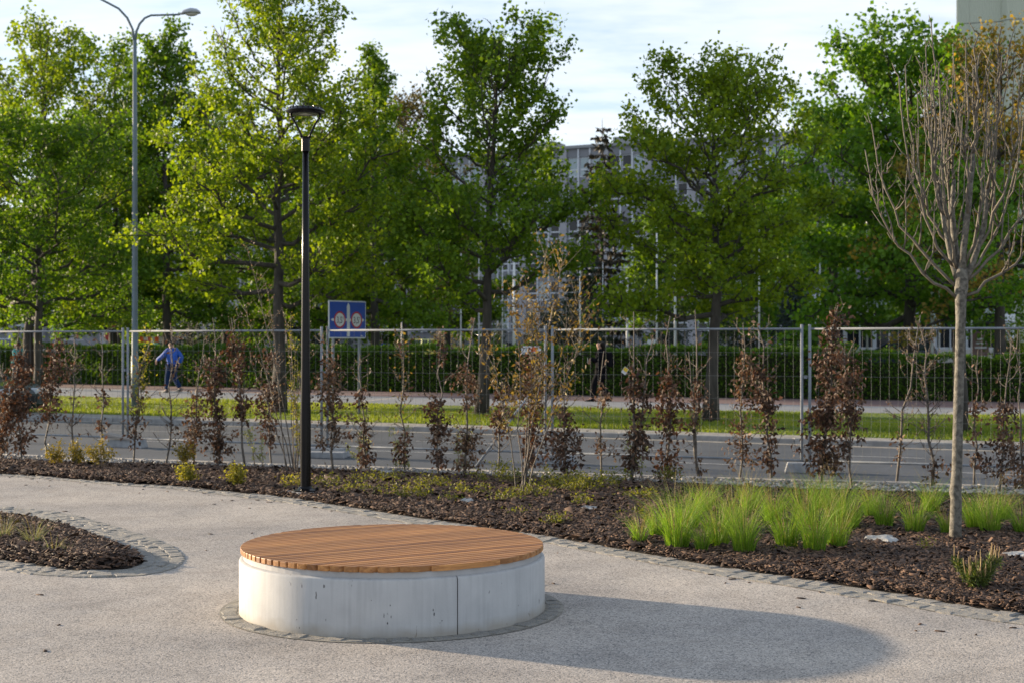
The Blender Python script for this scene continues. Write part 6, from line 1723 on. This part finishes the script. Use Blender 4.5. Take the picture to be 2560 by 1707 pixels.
# ------------------------------------------------------------------ cars
def car(name, x, y, z, rz, paint, label, kind='sedan', L_=4.4, W=1.76, Hc=1.46, group='cars parked behind the hedge'):
    root = empty(name, (x, y, z), rz, label, 'car', group)
    h = L_/2
    if kind == 'van':
        side = [(-h, 0.32), (-h, 0.95), (-h+0.04, 1.05), (h-0.75, 1.05), (h-0.1, 0.90), (h, 0.62), (h-0.02, 0.30)]
        gb0, gb1, gt0, gt1, zb, ztop = -h+0.03, h-0.72, -h+0.12, h-1.35, 1.04, Hc
    elif kind == 'hatch':
        side = [(-h, 0.34), (-h, 0.80), (-h+0.10, 0.93), (h-1.25, 0.93), (h-0.25, 0.80), (h-0.02, 0.62), (h, 0.32)]
        gb0, gb1, gt0, gt1, zb, ztop = -h+0.10, h-1.1, -h+0.42, h-1.95, 0.92, Hc
    else:
        side = [(-h, 0.36), (-h, 0.78), (-h+0.12, 0.92), (-h+0.75, 0.94), (h-1.35, 0.92), (h-0.30, 0.78), (h-0.03, 0.60), (h, 0.32)]
        gb0, gb1, gt0, gt1, zb, ztop = -h+0.55, h-1.2, -h+1.25, h-2.05, 0.92, Hc
    side = [(-h+0.10, 0.20)] + side + [(h-0.08, 0.20)]
    mb = MB(); n = len(side); ws = (-1.0, -0.93, 0.93, 1.0)
    secs = [(-W/2, 0.06), (-W/2+0.06, 0.0), (W/2-0.06, 0.0), (W/2, 0.06)]
    for (yy, ins) in secs:
        for (xx, zz_) in side:
            k = 1 - ins/1.2
            mb.v.append((xx*k, yy, 0.2+(zz_-0.2)*(1-ins*0.5)))
    for j in range(3):
        for i in range(n):
            i2 = (i+1) % n; mb.f.append((j*n+i, j*n+i2, (j+1)*n+i2, (j+1)*n+i))
    mb.f.append(tuple(range(n))[::-1]); mb.f.append(tuple(3*n+i for i in range(n)))
    body = mb.build('body', paint, root, bevel=0.03)
    # greenhouse
    wb, wt = W/2-0.06, W/2-0.24
    roofm = MB(); roofm.add([(gt0, -wt-0.01, ztop-0.13), (gt1, -wt-0.01, ztop-0.13), (gt1, wt+0.01, ztop-0.13), (gt0, wt+0.01, ztop-0.13), (gt0+0.12, -wt+0.1, ztop), (gt1-0.12, -wt+0.1, ztop), (gt1-0.12, wt-0.1, ztop), (gt0+0.12, wt-0.1, ztop)],
              [(0,3,2,1),(4,5,6,7),(0,1,5,4),(1,2,6,5),(2,3,7,6),(3,0,4,7)])
    for (xb, xt) in ((gb0, gt0), (gb1, gt1), ((gb0+gb1)/2-0.05, (gt0+gt1)/2)):
        for s_ in (-1, 1):
            roofm.tube([(xb, s_*wb, zb-0.02), (xt, s_*wt, ztop-0.03)], 0.035, 6)
    roofm.build('roof', paint, root)
    gl = MB(); gl.add([(gb0, -wb+0.02, zb-0.01), (gb1, -wb+0.02, zb-0.01), (gb1, wb-0.02, zb-0.01), (gb0, wb-0.02, zb-0.01), (gt0, -wt+0.02, ztop-0.052), (gt1, -wt+0.02, ztop-0.052), (gt1, wt-0.02, ztop-0.052), (gt0, wt-0.02, ztop-0.052)],
              [(0,1,5,4),(1,2,6,5),(2,3,7,6),(3,0,4,7)])
    gl.build('windows', M['carglass'], root)
    for xx in (-h+0.82, h-0.85):
        for s_ in (-1, 1):
            wl_ = MB(); yw = s_*(W/2-0.10)
            wl_.v = []; 
            wh = MB().lathe([(0.0, -0.10), (0.20, -0.10), (0.29, -0.095), (0.315, -0.06), (0.315, 0.06), (0.29, 0.095), (0.20, 0.10)], 24).build('wheel', M['tyre'], root, loc=(xx, yw, 0.315), rot=(R(-90*s_), 0, 0))
            MB().lathe([(0.0, 0.085), (0.05, 0.10), (0.19, 0.095), (0.205, 0.104), (0.205, 0.09)], 18).build('rim', M['rim'], wh)
    for s_ in (-1, 1):
        MB().box(h-0.20, h-0.015, s_*(W/2-0.30)-0.16, s_*(W/2-0.30)+0.16, 0.56, 0.70).build('headlight', M['headlight'], root, bevel=0.02)
        MB().box(-h-0.012, -h+0.10, s_*(W/2-0.22)-0.13, s_*(W/2-0.22)+0.13, 0.66, 0.84).build('taillight', M['taillight'], root, bevel=0.02)
    MB().box(h-0.06, h+0.015, -0.45, 0.45, 0.36, 0.52).build('grille', M['tyre'], root, bevel=0.01)
    return root
CZ = 0.40
car('parked_car', bear(172, 104), 104, CZ, FA+PI, paintmat('grey_rose_paint', (0.26, 0.22, 0.24)), 'grey sedan parked behind the hedge at the left', L_=4.5, Hc=1.5)
car('parked_car', bear(-14, 100), 100, CZ, FA+PI, paintmat('pale_blue_paint', (0.50, 0.58, 0.64)), 'pale car at the left edge behind the hedge', L_=4.4, Hc=1.55)
car('parked_car', bear(1066, 104), 104, CZ, R(60), paintmat('lime_paint', (0.62, 0.62, 0.08)), 'lime yellow hatchback behind the hedge', 'hatch', 3.8, 1.66, 1.52)
car('parked_van', bear(1135, 107), 107, CZ, R(160), paintmat('dark_teal_paint', (0.015, 0.035, 0.045)), 'dark blue green van parked right of the lime car', 'van', 4.6, 1.8, 1.85)
car('parked_van', bear(1205, 106), 106, CZ, R(120), paintmat('silver_paint', (0.36, 0.36, 0.36)), 'silver grey van left of the middle tree trunk', 'van', 4.2, 1.8, 1.9)
car('parked_van', bear(1258, 108), 108, CZ, R(150), paintmat('black_paint', (0.01, 0.01, 0.012)), 'black van right of the middle tree trunk', 'van', 4.4, 1.8, 1.9)
car('parked_car', bear(1395, 98), 98, CZ, R(150), paintmat('ice_blue_paint', (0.38, 0.45, 0.50)), 'silver blue car behind the hedge left of the walker in black', 'hatch', 4.2, 1.74, 1.5)
car('parked_van', bear(628, 96), 96, CZ, R(95), paintmat('white_van_paint', (0.50, 0.54, 0.58)), 'white van glimpsed under the trees left of the black lamp', 'van', 3.9, 1.7, 1.75)
car('parked_car', bear(2235, 70), 70, CZ-0.02, R(165), paintmat('navy_paint', (0.015, 0.022, 0.05)), 'dark blue car in front of the shop windows', 'hatch', 4.2, 1.74, 1.46)
car('road_car', bear(-92, 34.4)-0.42, 34.75, ROAD_Z, FA+R(3), paintmat('dark_green_paint', (0.008, 0.022, 0.022)), 'dark green car on the road at the left edge', 'sedan', 4.5, 1.78, 1.42, group=None)

# ------------------------------------------------------------------ roadworks things behind the hedge
cs = empty('chevron_sign', (bear(272, 70), 70, 0.36), R(-10), 'red and white chevron board behind the hedge', 'sign')
z0_, z1_ = hgt(853, 70)-0.36, hgt(831, 70)-0.36
MB().box(-0.28, 0.28, -0.01, 0.01, z0_, z1_).build('board', M['signwhite'], cs)
mz = (z0_+z1_)/2; hh = (z1_-z0_)/2
MB().prism([(0.22, mz+hh*0.95), (-0.05, mz+hh*0.95), (-0.26, mz), (-0.05, mz-hh*0.95), (0.22, mz-hh*0.95), (0.0, mz)], 0, 0.002).build('chevron', M['red'], cs, loc=(0, -0.0115, 0), rot=(R(90), 0, 0))
MB().tube([(0, 0.03, 0), (0, 0.03, z1_)], 0.03, 8).build('post', M['galv'], cs)
for (u, lab) in [(283, 'orange barrier post beside the chevron board'), (356, 'orange barrier post just right of the street lamp pole')]:
    b_ = empty('roadworks_beacon', (bear(u, 68), 68, 0.36), 0, lab, 'barrier', 'orange roadworks posts')
    MB().lathe([(0, 0), (0.25, 0), (0.25, 0.06), (0.12, 0.10), (0.10, 1.25), (0.0, 1.3)], 14).build('post', M['orange'], b_)
    MB().lathe([(0.105, 0.85), (0.112, 0.85), (0.112, 1.02), (0.105, 1.02)], 14).build('band', M['signwhite'], b_)
    MB().box(-0.22, 0.22, -0.03, 0.03, 1.30, 1.44).build('lamp_bar', M['orange'], b_)
bo_ = empty('roadworks_barrier', (bear(378, 70), 70, 0.36), R(-12), 'orange and white barrier board right of the street lamp pole', 'barrier')
for k in range(6): MB().box(-0.6+k*0.2, -0.6+(k+1)*0.2, -0.012, 0.012, 1.35, 1.62).build('stripe', M['orange'] if k % 2 == 0 else M['signwhite'], bo_)
for xx in (-0.5, 0.5): MB().box(xx-0.03, xx+0.03, 0.013, 0.05, 0, 1.6).build('leg', M['galv'], bo_)
tb2 = empty('waste_container', (bear(405, 74), 74, 0.38), R(10), 'teal waste container behind the hedge left of the walker in blue', 'container')
MB().add([(-0.45, -0.4, 0.12), (0.45, -0.4, 0.12), (0.45, 0.4, 0.12), (-0.45, 0.4, 0.12), (-0.58, -0.5, 1.15), (0.58, -0.5, 1.15), (0.58, 0.5, 1.15), (-0.58, 0.5, 1.15)],
         [(0,3,2,1),(4,5,6,7),(0,1,5,4),(1,2,6,5),(2,3,7,6),(3,0,4,7)]).build('bin', M['teal'], tb2, bevel=0.03)
MB().lathe([(0.0, 1.5), (0.25, 1.46), (0.45, 1.32), (0.56, 1.16)], 16).build('lid', M['teal'], tb2)
for xx in (-0.4, 0.4):
    for yy in (-0.35, 0.35): MB().tube([(xx, yy-0.02, 0.06), (xx, yy+0.02, 0.06)], 0.06, 10).build('wheel', M['tyre'], tb2)

# ------------------------------------------------------------------ people
def skin(name, J_, E_, matr, parent, root_key, sub=2):
    keys = list(J_); idx = {k: i for i, k in enumerate(keys)}
    me = bpy.data.meshes.new(name); bm = bmesh.new()
    lay = bm.verts.layers.skin.verify()
    vv = []
    for k in keys:
        x, y, z, r_ = J_[k][:4]; v = bm.verts.new((x, y, z)); rr = J_[k][4] if len(J_[k]) > 4 else r_
        v[lay].radius = (r_, rr); v[lay].use_root = (k == root_key); vv.append(v)
    for a, b in E_: bm.edges.new((vv[idx[a]], vv[idx[b]]))
    bm.to_mesh(me); bm.free()
    o = link(name, me, matr, parent)
    m_ = o.modifiers.new('skin', 'SKIN'); m_.use_smooth_shade = True
    s_ = o.modifiers.new('sub', 'SUBSURF'); s_.levels = sub; s_.render_levels = sub
    return o
def person(x, y, z, rz, label, top, legs, hair, H=1.72, legL=((0.05, 0.52), (0.16, 0.10)), legR=((0.06, 0.50), (-0.22, 0.14)), armL=((-0.05, 1.14), (0.06, 0.92)), armR=((0.04, 1.14), (-0.02, 0.92)),
           longcoat=False, longhair=False, hood=False, shoe='shoe', backpack=None, wideL=0.0):
    """faces +x; legX = ((knee x,z),(ankle x,z)); armX = ((elbow x,z),(wrist x,z))"""
    root = empty('person', (x, y, z), rz, label, 'person', 'people walking on the pavement')
    k = H/1.72; root.scale = (k, k, k)
    Jn = {'pelvis': (0, 0, 0.93, 0.12, 0.15), 'waist': (0.0, 0, 1.10, 0.10, 0.13), 'chest': (0.01, 0, 1.30, 0.115, 0.155), 'neck': (0.02, 0, 1.47, 0.05), 'jaw': (0.045, 0, 1.555, 0.065), 'skull': (0.025, 0, 1.63, 0.088), 'nose': (0.118, 0, 1.575, 0.013)}
    En = [('pelvis', 'waist'), ('waist', 'chest'), ('chest', 'neck'), ('neck', 'jaw'), ('jaw', 'skull'), ('jaw', 'nose')]
    Jt = {'pelvis': (0, 0, 0.86, 0.165, 0.20), 'waist': (0, 0, 1.10, 0.15, 0.19), 'chest': (0.01, 0, 1.31, 0.155, 0.20), 'collar': (0.015, 0, 1.455, 0.07)}
    Et = [('pelvis', 'waist'), ('waist', 'chest'), ('chest', 'collar')]
    Jl = {'hips': (0, 0, 0.93, 0.125, 0.165)}; El = []
    for s_, nm, lg, am in ((1, 'l', legL, armL), (-1, 'r', legR, armR)):
        (kx, kz), (ax, az_) = lg
        Jn.update({'hip'+nm: (0, s_*0.09, 0.86, 0.085), 'knee'+nm: (kx, s_*0.095, kz, 0.05), 'ank'+nm: (ax, s_*0.095, az_, 0.03), 'toe'+nm: (ax+0.11, s_*0.10, max(0.03, az_-0.05), 0.018)})
        En += [('pelvis', 'hip'+nm), ('hip'+nm, 'knee'+nm), ('knee'+nm, 'ank'+nm), ('ank'+nm, 'toe'+nm)]
        Jl.update({'hip'+nm: (0, s_*0.095, 0.84, 0.125), 'knee'+nm: (kx, s_*0.095, kz, 0.095), 'cuff'+nm: (ax*0.96+kx*0.04, s_*0.095, az_+0.0, 0.082)})
        El += [('hips', 'hip'+nm), ('hip'+nm, 'knee'+nm), ('knee'+nm, 'cuff'+nm)]
        (ex, ez), (wx, wz) = am
        yo = 0.235 + (wideL if s_ > 0 else 0); yw = 0.245 + (wideL*1.9 if s_ > 0 else 0)
        Jn.update({'sh'+nm: (0, s_*0.175, 1.395, 0.055), 'el'+nm: (ex, s_*yo, ez, 0.042), 'wr'+nm: (wx, s_*yw, wz, 0.028), 'palm'+nm: (wx+0.02, s_*(yw+0.005), wz-0.06, 0.026)})
        En += [('chest', 'sh'+nm), ('sh'+nm, 'el'+nm), ('el'+nm, 'wr'+nm), ('wr'+nm, 'palm'+nm)]
        for q_, (fx_, fl) in enumerate(((-0.028, 0.062), (-0.010, 0.075), (0.010, 0.072), (0.028, 0.056))):
            Jn['f%d%s' % (q_, nm)] = (wx+0.02+fx_, s_*(yw+0.006), wz-0.085, 0.009); Jn['g%d%s' % (q_, nm)] = (wx+0.03+fx_, s_*(yw-0.008), wz-0.085-fl, 0.007)
            En += [('palm'+nm, 'f%d%s' % (q_, nm)), ('f%d%s' % (q_, nm), 'g%d%s' % (q_, nm))]
        Jn['th'+nm] = (wx+0.065, s_*(yw-0.01), wz-0.085, 0.009); En.append(('palm'+nm, 'th'+nm))
        Jt.update({'sh'+nm: (0, s_*0.19, 1.40, 0.092), 'el'+nm: (ex, s_*yo, ez, 0.078), 'cf'+nm: (wx, s_*yw, wz-0.01, 0.06)})
        Et += [('chest', 'sh'+nm), ('sh'+nm, 'el'+nm), ('el'+nm, 'cf'+nm)]
    if longcoat:
        Jt['hem'] = (-0.01, 0, 0.60, 0.21, 0.23); Et.append(('pelvis', 'hem'))
    body = skin('body', Jn, En, M['skin'], root, 'pelvis')
    skin('jacket' if not longcoat else 'coat', Jt, Et, M[top], root, 'pelvis')
    skin('trousers', Jl, El, M[legs], root, 'hips')
    for s_, lg in ((1, legL), (-1, legR)):
        ax, az_ = lg[1]
        sh = MB(); n = 10
        for (xx, wy, hz, zz_) in ((-0.07, 0.032, 0.05, 0.0), (-0.05, 0.042, 0.08, 0.0), (0.03, 0.045, 0.07, -0.005), (0.12, 0.05, 0.045, -0.02), (0.19, 0.03, 0.028, -0.03)):
            for q_ in range(n):
                t = 2*PI*q_/n; sh.v.append((ax+xx, s_*0.097+math.cos(t)*wy, max(0.0, az_-0.055+zz_+math.sin(t)*hz*0.8)))
        for j in range(4):
            for q_ in range(n): sh.f.append((j*n+q_, j*n+(q_+1) % n, (j+1)*n+(q_+1) % n, (j+1)*n+q_))
        sh.f.append(tuple(range(n))); sh.f.append(tuple(range(4*n, 5*n)))
        sh.build('shoe', M[shoe], root, smooth=True)
    Jh = {'c': (-0.005, 0, 1.675, 0.112), 'b': (-0.055, 0, 1.575, 0.105)}; Eh = [('c', 'b')]
    if longhair:
        Jh['n'] = (-0.07, 0, 1.48, 0.06); Jh['d'] = (-0.10, 0, 1.28, 0.045); Eh += [('b', 'n'), ('n', 'd')]
    skin('hair', Jh, Eh, M[hair], root, 'c')
    for s_ in (-1, 1):
        MB().lathe([(0.0, -0.008), (0.007, -0.004), (0.007, 0.004), (0.0, 0.008)], 8).build('eye', M['ink'], root, loc=(0.105, s_*0.032, 1.60))
        MB().lathe([(0.0, -0.028), (0.012, -0.018), (0.014, 0.012), (0.0, 0.028)], 8).build('ear', M['skin'], root, loc=(0.03, s_*0.088, 1.59))
    if hood: skin('hood', {'a': (-0.06, 0, 1.47, 0.06, 0.09), 'b': (-0.09, 0, 1.40, 0.045, 0.08)}, [('a', 'b')], M[top], root, 'a')
    return root
mx_, my_ = ground(430, 981, 0.05)
person(mx_, my_, 0.054, R(150), 'person in a blue hooded jacket and jeans striding left along the pavement', 'bluejacket', 'jeans', 'hair', H=1.74, hood=True,
       legL=((0.11, 0.52), (0.15, 0.09)), legR=((-0.01, 0.50), (-0.28, 0.15)), armL=((0.20, 1.20), (0.44, 1.08)), armR=((-0.22, 1.16), (-0.10, 0.98)))
wx_, wy_ = ground(1502, 1003, 0.05)
wp = person(wx_, wy_, 0.054, R(172), 'person in a black coat and trousers walking left with a phone in hand', 'blackcloth', 'blackcloth', 'hair', H=1.74, longcoat=True, longhair=True, shoe='blackcloth',
       legL=((0.18, 0.52), (0.24, 0.09)), legR=((0.0, 0.50), (-0.24, 0.11)), armL=((0.10, 1.14), (0.28, 1.20)), armR=((-0.02, 1.14), (0.06, 0.92)))
bp_ = empty('backpack', (wx_, wy_, 0.054), R(172), 'black backpack on the back of the walker in black', 'backpack')
MB().box(-0.34, -0.17, -0.16, 0.16, 0.98, 1.40).build('bag', M['blackcloth'], bp_, bevel=0.05)
MB().box(-0.385, -0.342, -0.11, 0.11, 1.02, 1.20).build('pocket', M['blackcloth'], bp_, bevel=0.02)
for s_ in (-1, 1): MB().tube([(-0.18, s_*0.11, 1.38), (0.0, s_*0.12, 1.50), (0.15, s_*0.11, 1.36), (0.12, s_*0.13, 1.12), (-0.17, s_*0.14, 1.02)], 0.016, 6).build('strap', M['blackcloth'], bp_)
ph = empty('phone', (wx_, wy_, 0.054), R(172), 'white phone held by the walker in black', 'phone')
MB().box(0.345, 0.357, 0.21, 0.285, 1.10, 1.25).build('case', M['signwhite'], ph, bevel=0.004)
MB().box(0.3435, 0.3448, 0.216, 0.279, 1.108, 1.242).build('screen', M['ink'], ph)
lx_, ly_ = ground(44, 972, 0.05)
person(lx_, ly_, 0.054, R(165), 'person with long dark hair in a teal top walking at the left edge', 'tealcloth', 'darkjeans', 'hair', H=1.70, longhair=True)
dx_ = person(bear(953, 70), 70, 0.36, R(-60), 'person in a blue jacket standing behind the hedge near the lime car', 'bluejacket', 'jeans', 'bluejacket', H=1.55)
